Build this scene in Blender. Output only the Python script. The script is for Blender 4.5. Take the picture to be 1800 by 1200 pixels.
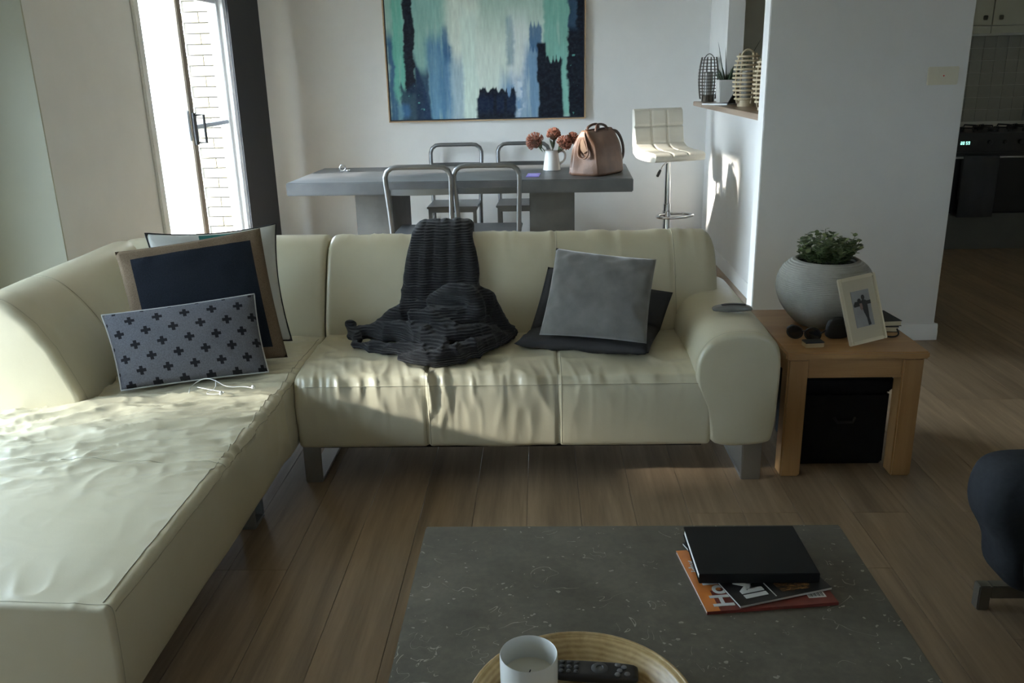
import bpy, bmesh, math, random
import numpy as np
from mathutils import Vector, Matrix, Euler

for o in list(bpy.data.objects):
    bpy.data.objects.remove(o, do_unlink=True)
scene = bpy.context.scene
COL = scene.collection
R = math.radians
PI = math.pi
random.seed(7)

# ------------------------------------------------------------------ camera
def make_camera():
    f, th, ro, ya = 1500.0, R(17.6), R(1.35), R(2.1)
    fwd = Vector((-math.sin(ya) * math.cos(th), math.cos(ya) * math.cos(th), -math.sin(th)))
    r0 = Vector((math.cos(ya), math.sin(ya), 0))
    u0 = r0.cross(fwd)
    r = r0 * math.cos(ro) - u0 * math.sin(ro)
    u = r0 * math.sin(ro) + u0 * math.cos(ro)
    cd = bpy.data.cameras.new('camera')
    cd.sensor_width = 36.0
    cd.lens = 36.0 * f / 1800.0
    cd.clip_start = 0.05
    cd.clip_end = 200
    co = bpy.data.objects.new('camera', cd)
    COL.objects.link(co)
    b = -fwd
    co.matrix_world = Matrix(((r.x, u.x, b.x, 0), (r.y, u.y, b.y, 0), (r.z, u.z, b.z, 1.5), (0, 0, 0, 1)))
    scene.camera = co
make_camera()

# ------------------------------------------------------------------ world, light, exposure
w = bpy.data.worlds.new('world')
scene.world = w
w.use_nodes = True
bg = w.node_tree.nodes['Background']
bg.inputs[0].default_value = (0.70, 0.855, 1.0, 1)
bg.inputs[1].default_value = 32.0
scene.view_settings.view_transform = 'Standard'
scene.view_settings.look = 'None'
scene.view_settings.exposure = 0.48
scene.view_settings.gamma = 1.0
scene.view_settings.use_curve_mapping = False

def portal(name, loc, rot, sx, sy):
    ld = bpy.data.lights.new(name, 'AREA')
    ld.shape = 'RECTANGLE'
    ld.size = sx
    ld.size_y = sy
    ld.cycles.is_portal = True
    lo = bpy.data.objects.new(name, ld)
    lo.location = loc
    lo.rotation_euler = rot
    COL.objects.link(lo)
# daylight comes in through the glazed door of the dining area and the big window of the living area
portal('door_daylight', (-2.44, 5.92, 1.06), (0, R(-90), 0), 2.1, 1.5)
portal('window_daylight', (-2.85, 2.025, 1.035), (0, R(-90), 0), 1.83, 2.65)
portal('added_rear_daylight', (3.1, -2.33, 1.3), (R(90), 0, R(180)), 0.9, 0.9)  # guides sky light through the added rear window

SUN = bpy.data.lights.new('sun', 'SUN')
SUN.energy = 16.0
SUN.angle = R(2.5)
SUN.color = (1.0, 0.94, 0.84)
so = bpy.data.objects.new('sun', SUN)
so.rotation_euler = Vector((1.0, 0.25, -0.335)).to_track_quat('-Z', 'Y').to_euler()
COL.objects.link(so)

# ------------------------------------------------------------------ material helpers
MATS = {}
class NT:
    """tiny wrapper so that node maths can be written as expressions"""
    def __init__(self, nt): self.nt = nt
    def node(self, t, **kw):
        n = self.nt.nodes.new(t)
        for k, v in kw.items(): setattr(n, k, v)
        return n
    def link(self, a, b): self.nt.links.new(a, b)
    def put(self, sock, v):
        if isinstance(v, bpy.types.NodeSocket): self.nt.links.new(v, sock)
        else: sock.default_value = v
    def m(self, op, a, b=0.0, c=None):
        n = self.node('ShaderNodeMath', operation=op)
        self.put(n.inputs[0], a); self.put(n.inputs[1], b)
        if c is not None: self.put(n.inputs[2], c)
        return n.outputs[0]
    def mix(self, f, a, b):
        n = self.node('ShaderNodeMix', data_type='RGBA')
        self.put(n.inputs[0], f); self.put(n.inputs[6], a); self.put(n.inputs[7], b)
        return n.outputs[2]
    def coords(self, kind='Object', scale=(1, 1, 1), rot=(0, 0, 0)):
        tc = self.node('ShaderNodeTexCoord')
        mp = self.node('ShaderNodeMapping')
        mp.inputs['Scale'].default_value = scale
        mp.inputs['Rotation'].default_value = rot
        self.link(tc.outputs[kind], mp.inputs[0])
        return mp.outputs[0]
    def noise(self, vec, scale, detail=4, rough=0.55, dist=0.0):
        n = self.node('ShaderNodeTexNoise')
        self.put(n.inputs['Vector'], vec)
        n.inputs['Scale'].default_value = scale
        n.inputs['Detail'].default_value = detail
        n.inputs['Roughness'].default_value = rough
        n.inputs['Distortion'].default_value = dist
        return n.outputs[0]
    def ramp(self, f, stops):
        n = self.node('ShaderNodeValToRGB')
        self.put(n.inputs[0], f)
        e = n.color_ramp.elements
        while len(e) < len(stops): e.new(0.5)
        for el, (p, c) in zip(e, stops):
            el.position = p
            el.color = tuple(c) + (1,) if len(c) == 3 else c
        return n.outputs[0]
    def bump(self, h, strength, dist=0.01):
        n = self.node('ShaderNodeBump')
        n.inputs['Strength'].default_value = strength
        n.inputs['Distance'].default_value = dist
        self.link(h, n.inputs['Height'])
        return n.outputs[0]

def new_mat(name):
    m = bpy.data.materials.new(name)
    m.use_nodes = True
    return m, NT(m.node_tree), m.node_tree.nodes['Principled BSDF']

def c4(c): return tuple(c) + (1,)

def mat(name, color, rough=0.6, metal=0.0, var=0.08, vscale=6, bump=0.0, bscale=80, spec=0.5, stretch=(1, 1, 1), sheen=0, coat=0):
    if name in MATS: return MATS[name]
    m, n, p = new_mat(name)
    v = n.coords('Object', stretch)
    f = n.noise(v, vscale, 4)
    lo = tuple(x * (1 - var) for x in color); hi = tuple(min(1, x * (1 + var)) for x in color)
    n.link(n.ramp(f, [(0.3, lo), (0.7, hi)]), p.inputs['Base Color'])
    p.inputs['Roughness'].default_value = rough
    p.inputs['Metallic'].default_value = metal
    p.inputs['Specular IOR Level'].default_value = spec
    if sheen:
        p.inputs['Sheen Weight'].default_value = sheen
        p.inputs['Sheen Roughness'].default_value = 0.5
    if coat: p.inputs['Coat Weight'].default_value = coat
    if bump:
        n.link(n.bump(n.noise(v, bscale, 3), bump, 0.004), p.inputs['Normal'])
    MATS[name] = m
    return m

def wood(name, dark, light, axis=1, scale=1.0, rough=0.45, rand=0.0, bump=0.05):
    if name in MATS: return MATS[name]
    m, n, p = new_mat(name)
    st = [14, 14, 14]; st[axis] = 0.9
    v = n.coords('Object', tuple(s * scale for s in st))
    if rand:
        oi = n.node('ShaderNodeObjectInfo')
        ad = n.node('ShaderNodeVectorMath', operation='ADD')
        cb = n.node('ShaderNodeCombineXYZ')
        k = n.m('MULTIPLY', oi.outputs['Random'], 137.0)
        for i in range(3): n.link(k, cb.inputs[i])
        n.link(v, ad.inputs[0]); n.link(cb.outputs[0], ad.inputs[1])
        v = ad.outputs[0]
    a = n.noise(v, 1.0, 3, 0.5, 1.2)
    b = n.noise(v, 5.0, 5, 0.7, 0.3)
    f = n.m('ADD', n.m('MULTIPLY', a, 0.6), n.m('MULTIPLY', b, 0.4))
    col = n.ramp(f, [(0.32, dark), (0.68, light)])
    if rand:
        hs = n.node('ShaderNodeHueSaturation')
        n.link(col, hs.inputs['Color'])
        n.link(n.m('ADD', 1 - rand / 2, n.m('MULTIPLY', oi.outputs['Random'], rand)), hs.inputs['Value'])
        col = hs.outputs[0]
    n.link(col, p.inputs['Base Color'])
    p.inputs['Roughness'].default_value = rough
    n.link(n.bump(b, bump, 0.003), p.inputs['Normal'])
    MATS[name] = m
    return m

# ------------------------------------------------------------------ numpy noise
def vn(x, y, seed=0):
    x = np.asarray(x, float); y = np.asarray(y, float) + 0 * x
    xi = np.floor(x).astype(np.int64); yi = np.floor(y).astype(np.int64)
    fx = x - xi; fy = y - yi
    fx = fx * fx * (3 - 2 * fx); fy = fy * fy * (3 - 2 * fy)
    def h(a, b):
        n = (a * 374761393 + b * 668265263 + seed * 1442695041) & 0x7fffffff
        n = ((n ^ (n >> 13)) * 1274126177) & 0x7fffffff
        return ((n ^ (n >> 16)) & 0xffff) / 65535.0
    return (h(xi, yi) * (1 - fx) + h(xi + 1, yi) * fx) * (1 - fy) + (h(xi, yi + 1) * (1 - fx) + h(xi + 1, yi + 1) * fx) * fy
def ridge(x, y, seed=0):
    return (1 - np.abs(2 * vn(x, y, seed) - 1)) ** 2
def fbm(x, y, seed=0, o=4):
    s = 0; a = .5
    for i in range(o):
        s = s + a * vn(x * 2 ** i, y * 2 ** i, seed + i); a *= .5
    return s

# ------------------------------------------------------------------ object helpers
def setp(o, label=None, cat=None, group=None, kind=None):
    if label: o['label'] = label
    if cat: o['category'] = cat
    if group: o['group'] = group
    if kind: o['kind'] = kind
    return o

def thing(name, label, cat, loc=(0, 0, 0), rotz=0.0, group=None):
    o = bpy.data.objects.new(name, None)
    o.empty_display_size = 0.1
    o.location = loc
    o.rotation_euler = (0, 0, rotz)
    COL.objects.link(o)
    return setp(o, label, cat, group)

def link_mesh(name, me, m, parent=None, loc=(0, 0, 0), rot=(0, 0, 0), world=False):
    o = bpy.data.objects.new(name, me)
    if m is not None and not me.materials:
        me.materials.append(m)
    COL.objects.link(o)
    o.location = loc
    o.rotation_euler = rot
    if parent is not None:
        o.parent = parent
        if world and parent.type == 'EMPTY':
            o.matrix_parent_inverse = (Matrix.Translation(parent.location) @ parent.rotation_euler.to_matrix().to_4x4()).inverted()
    return o

def smooth(me, angle=40):
    me.shade_smooth()
    if angle < 180:
        try: me.set_sharp_from_angle(angle=R(angle))
        except Exception: pass

class MB:
    """collects verts and faces of one mesh"""
    def __init__(self): self.v = []; self.f = []
    def add(self, v, f):
        b = len(self.v)
        self.v += [tuple(map(float, p)) for p in v]
        self.f += [tuple(int(i) + b for i in q) for q in f]
        return self
    def box(self, x0, x1, y0, y1, z0, z1):
        v = [(x, y, z) for x in (x0, x1) for y in (y0, y1) for z in (z0, z1)]
        return self.add(v, [(0, 1, 3, 2), (4, 6, 7, 5), (0, 4, 5, 1), (2, 3, 7, 6), (0, 2, 6, 4), (1, 5, 7, 3)])
    def tube(self, pts, r, seg=8, closed=False, cap=True, flat=None):
        pts = [Vector(p) for p in pts]; n = len(pts)
        rs = r if isinstance(r, (list, tuple)) else [r] * n
        rings = []
        up = None
        for i, p in enumerate(pts):
            a = pts[(i - 1) % n] if (closed or i > 0) else p
            b = pts[(i + 1) % n] if (closed or i < n - 1) else p
            t = (b - a)
            if t.length < 1e-9: t = Vector((0, 0, 1))
            t.normalize()
            if up is None:
                up = Vector((0, 0, 1)) if abs(t.z) < 0.9 else Vector((1, 0, 0))
            s = t.cross(up)
            if s.length < 1e-6: s = t.cross(Vector((0, 1, 0)))
            s.normalize(); u = s.cross(t).normalized(); up = u
            fl = flat or (1, 1)
            rings.append([p + (s * math.cos(2 * PI * k / seg) * fl[0] + u * math.sin(2 * PI * k / seg) * fl[1]) * rs[i] for k in range(seg)])
        v = [q for rg in rings for q in rg]; f = []
        m = n if closed else n - 1
        for i in range(m):
            j = (i + 1) % n
            for k in range(seg):
                l = (k + 1) % seg
                f.append((i * seg + k, i * seg + l, j * seg + l, j * seg + k))
        if cap and not closed:
            f.append(tuple(reversed(range(seg)))); f.append(tuple((n - 1) * seg + k for k in range(seg)))
        return self.add(v, f)
    def lathe(self, prof, seg=32, c=(0, 0, 0), cap0=False, cap1=False):
        v = []; f = []; n = len(prof)
        for (r, z) in prof:
            for k in range(seg):
                a = 2 * PI * k / seg
                v.append((c[0] + r * math.cos(a), c[1] + r * math.sin(a), c[2] + z))
        for i in range(n - 1):
            for k in range(seg):
                l = (k + 1) % seg
                f.append((i * seg + k, i * seg + l, (i + 1) * seg + l, (i + 1) * seg + k))
        if cap0: f.append(tuple(reversed(range(seg))))
        if cap1: f.append(tuple((n - 1) * seg + k for k in range(seg)))
        return self.add(v, f)
    def prism(self, poly, a0, a1, ax=1):
        """polygon in the two other axes, extruded along axis ax"""
        n = len(poly); v = []
        for a in (a0, a1):
            for (p, q) in poly:
                v.append({0: (a, p, q), 1: (p, a, q), 2: (p, q, a)}[ax])
        f = [tuple(range(n)), tuple(reversed(range(n, 2 * n)))]
        for i in range(n):
            j = (i + 1) % n
            f.append((i, i + n, j + n, j))
        return self.add(v, f)
    def mesh(self, name, bevel=0.0, seg=2, ang=40, sm=True, fix=True):
        me = bpy.data.meshes.new(name)
        me.from_pydata(self.v, [], self.f)
        if bevel or fix:
            bm = bmesh.new(); bm.from_mesh(me)
            bmesh.ops.recalc_face_normals(bm, faces=bm.faces)
            if bevel:
                es = [e for e in bm.edges if len(e.link_faces) == 2 and e.calc_face_angle(0) > R(30)]
                bmesh.ops.bevel(bm, geom=es, offset=bevel, segments=seg, affect='EDGES', clamp_overlap=True)
            bm.to_mesh(me); bm.free()
        if sm: smooth(me, ang)
        me.update()
        return me
    def build(self, name, m, parent=None, bevel=0.0, seg=2, ang=40, loc=(0, 0, 0), rot=(0, 0, 0), world=False, sm=True):
        return link_mesh(name, self.mesh(name, bevel, seg, ang, sm), m, parent, loc, rot, world)

def resample(pts, n, closed=True):
    P = np.array(pts, float)
    if closed: P = np.vstack([P, P[:1]])
    d = np.r_[0, np.cumsum(np.linalg.norm(np.diff(P, axis=0), axis=1))]
    t = np.linspace(0, d[-1], n + 1)[:-1] if closed else np.linspace(0, d[-1], n)
    return np.stack([np.interp(t, d, P[:, k]) for k in range(P.shape[1])], 1)

def chaikin(pts, it=3, closed=True):
    P = np.array(pts, float)
    for _ in range(it):
        if closed:
            Q = np.roll(P, -1, 0)
            P = np.stack([.75 * P + .25 * Q, .25 * P + .75 * Q], 1).reshape(-1, P.shape[1])
        else:
            a = P[:-1]; b = P[1:]
            M = np.stack([.75 * a + .25 * b, .25 * a + .75 * b], 1).reshape(-1, P.shape[1])
            P = np.vstack([P[:1], M, P[-1:]])
    return P

def spline(pts, n=40, closed=False):
    return [tuple(p) for p in resample(chaikin(pts, 3, closed), n, closed)]

class Loft:
    """closed 2-D outline swept along an axis, edges eased at both ends, surface displaced along its normal"""
    def __init__(self, outline, t0, t1, nt, n=110, ax=0, e0=0.03, e1=0.03, it=3, disp=None, smooth_it=True):
        pr = resample(chaikin(outline, it), n)
        area = 0.5 * np.sum(pr[:, 0] * np.roll(pr[:, 1], -1) - np.roll(pr[:, 0], -1) * pr[:, 1])
        if area < 0: pr = pr[::-1]
        tg = np.roll(pr, -1, 0) - np.roll(pr, 1, 0)
        tg /= np.linalg.norm(tg, axis=1)[:, None]
        nr = np.stack([tg[:, 1], -tg[:, 0]], 1)
        ts, ins = [], []
        for k in range(6):
            a = k / 6 * PI / 2
            ts.append(t0 + e0 * (1 - math.sin(a))  if False else t0 + e0 * (1 - math.cos(a))); ins.append(e0 * (1 - math.sin(a)))
        for t in np.linspace(t0 + e0, t1 - e1, nt): ts.append(t); ins.append(0)
        for k in range(5, -1, -1):
            a = k / 6 * PI / 2
            ts.append(t1 - e1 * (1 - math.cos(a))); ins.append(e1 * (1 - math.sin(a)))
        self.V = []
        ext = (pr.max(0) - pr.min(0)).min() / 2; cen = pr.mean(0)
        shrink = max(e0, e1) > .22 * ext      # deep ends close towards the middle instead of along the normals
        for t, i in zip(ts, ins):
            q = cen + (pr - cen) * (1 - .75 * i / ext) if shrink else pr - nr * i
            T = np.full(n, t)
            P = self.m3(q, T, ax)
            if disp is not None:
                d = disp(P)
                N3 = self.m3(nr, np.zeros(n), ax)
                P = P + N3 * d[:, None]
            self.V.append(P)
        self.V = np.array(self.V); self.ts = np.array(ts); self.n = n
    @staticmethod
    def m3(q, T, ax):
        if ax == 0: return np.stack([T, q[:, 0], q[:, 1]], 1)
        if ax == 1: return np.stack([q[:, 0], T, q[:, 1]], 1)
        return np.stack([q[:, 0], q[:, 1], T], 1)
    def mb(self):
        m = MB(); nt, n, _ = self.V.shape
        f = []
        for i in range(nt - 1):
            for k in range(n):
                l = (k + 1) % n
                f.append((i * n + k, i * n + l, (i + 1) * n + l, (i + 1) * n + k))
        f.append(tuple(range(n))); f.append(tuple((nt - 1) * n + k for k in range(n)))
        return m.add(self.V.reshape(-1, 3), f)

def text_mesh(txt, size, bold=0.0, extrude=0.0004):
    cu = bpy.data.curves.new('lettering', 'FONT')
    cu.body = txt; cu.size = size; cu.extrude = extrude; cu.offset = bold
    cu.align_x = 'LEFT'
    cu.resolution_u = 4
    tmp = bpy.data.objects.new('lettering_tmp', cu)
    COL.objects.link(tmp)
    bpy.context.view_layer.update()
    me = bpy.data.meshes.new_from_object(tmp.evaluated_get(bpy.context.evaluated_depsgraph_get()))
    bpy.data.objects.remove(tmp, do_unlink=True)
    me.materials.clear()
    return me

def copy_tree(o, parent=None):
    c = o.copy(); COL.objects.link(c); c.parent = parent
    for ch in list(o.children): copy_tree(ch, c)
    return c

# ------------------------------------------------------------------ materials of the place
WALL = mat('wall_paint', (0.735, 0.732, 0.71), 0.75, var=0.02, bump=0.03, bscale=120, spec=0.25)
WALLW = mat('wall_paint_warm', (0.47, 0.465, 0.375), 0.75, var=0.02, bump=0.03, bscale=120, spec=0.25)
CEIL = mat('ceiling_paint', (0.80, 0.75, 0.63), 0.9, var=0.01)
TRIM = mat('trim_paint', (0.78, 0.78, 0.76), 0.45, var=0.02)
FLOORW = wood('floor_oak', (0.205, 0.142, 0.086), (0.41, 0.292, 0.182), axis=1, scale=0.9, rough=0.33, rand=0.26)
OAK = wood('oak_honey', (0.36, 0.19, 0.07), (0.50, 0.29, 0.12), axis=0, scale=0.8, rough=0.4)
OAKV = wood('oak_honey_upright', (0.36, 0.19, 0.07), (0.50, 0.29, 0.12), axis=2, scale=0.8, rough=0.4)
STEEL = mat('brushed_steel', (0.42, 0.42, 0.41), 0.38, 0.9, var=0.05)
CHROME = mat('chrome', (0.75, 0.76, 0.78), 0.12, 1.0, var=0.02)
DARKGAP = mat('dark_gap', (0.03, 0.022, 0.016), 0.9)

def glass_mat(name='window_glass', tint=(1, 1, 1)):
    m, n, p = new_mat(name)
    nt = m.node_tree
    nt.nodes.remove(p)
    out = nt.nodes['Material Output']
    tr = n.node('ShaderNodeBsdfTransparent'); gl = n.node('ShaderNodeBsdfGlossy')
    gl.inputs['Roughness'].default_value = 0.02
    tr.inputs[0].default_value = tuple(tint) + (1,)
    lw = n.node('ShaderNodeLayerWeight'); lw.inputs[0].default_value = 0.5
    fac = n.m('ADD', 0.03, n.m('MULTIPLY', n.m('POWER', lw.outputs['Facing'], 5.0), 0.6))
    mx = n.node('ShaderNodeMixShader')
    n.link(fac, mx.inputs[0]); n.link(tr.outputs[0], mx.inputs[1]); n.link(gl.outputs[0], mx.inputs[2])
    n.link(mx.outputs[0], out.inputs[0])
    return m
GLASS = glass_mat()
TINTED = glass_mat('tinted_window_glass', (.535, .55, .565))   # tint added to dim the daylight; both faces of a pane apply it

def sheer_mat():
    m, n, p = new_mat('sheer_white_blind')
    nt = m.node_tree
    out = nt.nodes['Material Output']
    tl = n.node('ShaderNodeBsdfTranslucent'); tl.inputs[0].default_value = (0.80, 0.80, 0.78, 1)
    p.inputs['Base Color'].default_value = (0.9, 0.9, 0.88, 1); p.inputs['Roughness'].default_value = 0.9
    mx = n.node('ShaderNodeMixShader'); mx.inputs[0].default_value = 0.6
    v = n.coords('Object')
    n.link(n.bump(n.noise(v, 400), 0.05), p.inputs['Normal'])
    n.link(p.outputs[0], mx.inputs[1]); n.link(tl.outputs[0], mx.inputs[2]); n.link(mx.outputs[0], out.inputs[0])
    return m
SHEER = sheer_mat()

# ------------------------------------------------------------------ room shell
def struct(name, mb, m, bevel=0.0, **kw):
    o = mb.build(name, m, None, bevel, **kw)
    return setp(o, kind='structure')

XL, XLD, XR = -2.72, -2.29, 5.2          # living left wall, dining left wall, right wall
YB, YD, YK, YR = 7.42, 4.67, 7.72, -2.2  # dining back wall, divider wall, kitchen wall, wall behind the viewer
ZC = 2.5

floor = struct('floor', MB().box(XL - .2, XR + .2, YR - .2, YK + .2, -0.2, -0.012), DARKGAP)
# planks of the timber floor (each its own piece)
pw, gap = 0.19, 0.0012
rnd = random.Random(3)
plank_meshes = {}
def plank_mesh(L):
    if L not in plank_meshes:
        me = MB().box(gap / 2, pw - gap / 2, gap / 2, L - gap / 2, -0.012, 0.0).mesh('plank', 0.0006, 1)
        me.materials.append(FLOORW)
        plank_meshes[L] = me
    return plank_meshes[L]
x = XL
while x < XR:
    y = 0.6 - rnd.choice((0.0, 0.35, 0.7, 1.05))
    while y < YK - .02:
        L = min(2.1, YK - y) if YK - y < 2.1 else 2.1
        L = round(L, 3)
        o = link_mesh('plank', plank_mesh(L), FLOORW, floor, (x, y, 0))
        y += L
    x += pw
rear = MB().box(XL, XR, YR, -0.46, -0.012, -0.0005)
o = rear.build('plank_field', FLOORW, floor)

ceiling = struct('ceiling', MB().box(XL - .2, XR + .2, YR - .2, YK + .2, ZC, ZC + .15), CEIL)

# left wall of the living area with its big window opening
WY0, WY1, WZ0, WZ1 = 0.7, 3.35, 0.12, 1.95
b = MB()
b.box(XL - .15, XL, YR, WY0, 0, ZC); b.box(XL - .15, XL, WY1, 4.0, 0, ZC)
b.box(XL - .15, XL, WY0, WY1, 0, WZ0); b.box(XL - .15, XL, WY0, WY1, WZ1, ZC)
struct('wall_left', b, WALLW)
# the short return wall behind the sofa and the dining side wall with the glazed door
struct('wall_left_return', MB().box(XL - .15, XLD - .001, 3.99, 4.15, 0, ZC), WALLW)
DY0, DY1, DZ1 = 5.15, 6.68, 2.12
b = MB()
b.box(XLD - .15, XLD, 4.0, DY0, 0, ZC); b.box(XLD - .15, XLD, DY1, YB + .15, 0, ZC); b.box(XLD - .15, XLD, DY0, DY1, DZ1, ZC)
struct('wall_left_dining', b, WALL)
struct('wall_back', MB().box(XLD - .15, 1.40, YB, YB + .15, 0, ZC), WALL)
# breakfast-bar half wall, its tall end pier and the divider wall
struct('wall_half', MB().box(1.40, 1.52, YD + .12, YB + .15, 0, 1.20), WALL)
struct('wall_pier', MB().box(1.40, 1.52, 6.74, YB + .15, 1.20, ZC), WALL)
struct('wall_divider', MB().box(1.18, 2.205, YD, YD + .12, 0, ZC), WALL, 0.004)
struct('wall_kitchen', MB().box(1.40, XR, YK, YK + .15, 0, ZC), mat('kitchen_paint', (0.68, 0.66, 0.56), 0.7, var=0.02))
struct('wall_kitchen_left', MB().box(1.40, 1.52, YB + .15, YK, 0, ZC), WALL)
struct('wall_right', MB().box(XR, XR + .15, YR, YK + .15, 0, ZC), mat('wall_paint_sand', (0.60, 0.53, 0.41), .75, var=.02))
RX0, RX1, RZ0, RZ1 = 2.65, 3.55, 0.85, 1.75  # opening for the added rear window
b = MB()
b.box(XL - .15, RX0, YR - .15, YR, 0, ZC); b.box(RX1, XR + .15, YR - .15, YR, 0, ZC)
b.box(RX0, RX1, YR - .15, YR, 0, RZ0); b.box(RX0, RX1, YR - .15, YR, RZ1, ZC)
struct('wall_rear', b, mat('wall_paint_beige', (0.60, 0.53, 0.41), .75, var=.02))

def skirting(name, x0, x1, y0, y1):
    b = MB()
    if x1 - x0 > y1 - y0:   # runs along X, front at y0
        b.prism([(y1, 0), (y0, 0), (y0, .055), (y0 + .004, .062), (y0 + .004, .075), (y0 + .009, .092), (y1, .095)], x0, x1, 0)
    else:                   # runs along Y, front at x0
        b.prism([(x1, 0), (x0, 0), (x0, .055), (x0 + .004, .062), (x0 + .004, .075), (x0 + .009, .092), (x1, .095)], y0, y1, 1)
    struct(name, b, TRIM)
skirting('baseboard_divider', 1.165, 2.222, YD - .016, YD)
skirting('baseboard_half', 1.384, 1.40, YD + .14, YB)
skirting('baseboard_back', XLD + .05, 1.38, YB - .016, YB)
struct('trim_1', MB().prism([(YD - .016, 0), (YD + .13, 0), (YD + .13, .09), (YD - .005, .09)], 2.2055, 2.222, 0), TRIM)

# ---- glazed sliding door of the dining area
WHITEAL = mat('white_aluminium', (0.82, 0.82, 0.8), 0.35, var=0.02)
BEIGEAL = mat('beige_aluminium', (0.20, 0.155, 0.11), 0.5, var=0.06)
BLACKPL = mat('black_plastic', (0.018, 0.018, 0.02), 0.4, var=0.1)
door = setp(MB().box(XLD - .12, XLD - .02, DY0, DY0 + .05, 0.0, DZ1).box(XLD - .12, XLD - .02, DY1 - .04, DY1, 0, DZ1)
            .box(XLD - .12, XLD - .02, DY0 + .05, DY1 - .04, DZ1 - .05, DZ1).box(XLD - .12, XLD - .02, DY0 + .05, DY1 - .04, 0.0, .03)
            .build('door_1', WHITEAL, None, 0.003), kind='structure')
MB().box(XLD - .090, XLD - .022, 5.782, 5.862, .03, DZ1 - .05).build('stile', BEIGEAL, door, 0.006)
MB().box(XLD - .085, XLD - .055, 6.60, 6.64, .03, DZ1 - .05).build('stile', WHITEAL, door, 0.004)
MB().box(XLD - .085, XLD - .055, 5.845, 6.60, .03, .10).box(XLD - .085, XLD - .055, 5.845, 6.60, DZ1 - .11, DZ1 - .05).build('rail', WHITEAL, door, 0.004)
MB().box(XLD - .082, XLD - .058, 5.845, 6.60, 1.165, 1.195).build('middle_rail', mat('grey_aluminium', (0.42, 0.46, 0.50), 0.4), door, 0.004)
MB().box(XLD - .072, XLD - .068, 5.845, 6.60, .10, DZ1 - .11).build('pane', GLASS, door, sm=False)
MB().box(XLD - .037, XLD - .033, DY0 + .05, 5.775, .03, DZ1 - .05).build('pane', GLASS, door, sm=False)
h = MB().tube([(XLD - .022, 5.822, 1.085), (XLD + .052, 5.822, 1.085), (XLD + .052, 5.822, 1.265), (XLD - .022, 5.822, 1.265)], .0095, 6)
h.box(XLD - .022, XLD - .008, 5.797, 5.847, 1.07, 1.28)
h.build('handle', BLACKPL, door, 0.0)
MB().box(XLD - .033, XLD - .010, 5.725, 5.745, 1.10, 1.30).build('handle', mat('grey_plastic', (0.16, 0.16, 0.16), 0.5), door, 0.006)
b = MB()
b.box(XLD, XLD + .018, DY0 - .07, DY0, 0, DZ1 + .07).box(XLD, XLD + .018, DY0 - .07, DY1 + .02, DZ1, DZ1 + .07)
struct('trim_2', b, TRIM, 0.004)

# ---- living-room window in the left wall
win = setp(MB().box(XL - .12, XL - .04, WY0, WY0 + .05, WZ0, WZ1).box(XL - .12, XL - .04, WY1 - .05, WY1, WZ0, WZ1)
           .box(XL - .12, XL - .04, WY0 + .05, WY1 - .05, WZ0, WZ0 + .05).box(XL - .12, XL - .04, WY0 + .05, WY1 - .05, WZ1 - .05, WZ1)
           .build('window_1', WHITEAL, None, 0.003), kind='structure')
ym = (WY0 + WY1) / 2
MB().box(XL - .10, XL - .06, ym - .025, ym + .025, WZ0 + .05, WZ1 - .05).build('mullion', WHITEAL, win, 0.003)
MB().box(XL - .082, XL - .078, WY0 + .05, ym - .025, WZ0 + .05, WZ1 - .05).build('pane', TINTED, win, sm=False)
MB().box(XL - .082, XL - .078, ym + .025, WY1 - .05, WZ0 + .05, WZ1 - .05).build('pane', TINTED, win, sm=False)

# ---- window added behind the viewer to brighten the living area
rw = setp(MB().box(RX0, RX0 + .05, YR - .12, YR - .04, RZ0, RZ1).box(RX1 - .05, RX1, YR - .12, YR - .04, RZ0, RZ1)
          .box(RX0 + .05, RX1 - .05, YR - .12, YR - .04, RZ0, RZ0 + .05).box(RX0 + .05, RX1 - .05, YR - .12, YR - .04, RZ1 - .05, RZ1)
          .build('added_rear_window', WHITEAL, None, 0.003), kind='structure')
MB().box(RX0 + .05, RX1 - .05, YR - .082, YR - .078, RZ0 + .05, RZ1 - .05).build('pane', TINTED, rw, sm=False)

# ---- outside: paving, roof and wall added to shape the daylight, neighbouring brick wall
struct('ground', MB().box(-30, XL - .15, -25, 30, -0.35, -0.14).box(XL - .15, 30, -25, YR - .15, -0.35, -0.14), mat('outdoor_paving', (0.16, 0.155, 0.145), 0.9, var=0.1, vscale=1.5))
struct('added_shade_roof', MB().box(-3.3, XL - .15, YR - 2, 4.6, 2.42, 2.52), mat('roof_lining', (0.62, 0.62, 0.6), 0.8))  # unseen roof, added to cut off the high sky light
struct('added_sun_wall', MB().box(-6.4, -6.2, -14, 1.27, -.14, 3.2).box(-6.4, -6.2, 1.66, 2.6, -.14, 3.2).box(-6.4, -6.2, 4.2, 4.86, -.14, 3.2).box(-6.4, -6.2, 1.27, 1.66, 2.45, 3.2), mat('added_wall_render', (.75, .75, .72), .9, var=.06, vscale=2))  # unseen wall added to block the sun, its gap lets a shaft in
bw = struct('wall_outside', MB().box(-2.99, XLD - .15, YB + .165, YB + .3, -.14, 2.75), mat('grey_mortar', (0.05, 0.045, 0.035), 0.95, var=0.3))
BRICK = wood('cream_brick', (0.30, 0.25, 0.17), (0.42, 0.37, 0.27), axis=1, scale=0.5, rough=0.9, rand=0.25)
bme = MB().box(0.005, 0.235, -.014, .02, .005, .081).mesh('brick', 0.003, 1); bme.materials.append(BRICK)
for r in range(25):
    for c in range(3):
        link_mesh('brick', bme, BRICK, bw, (-3.05 + (r % 2) * .12 + c * .24 - .04, YB + .163, .05 + r * .086))

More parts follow.
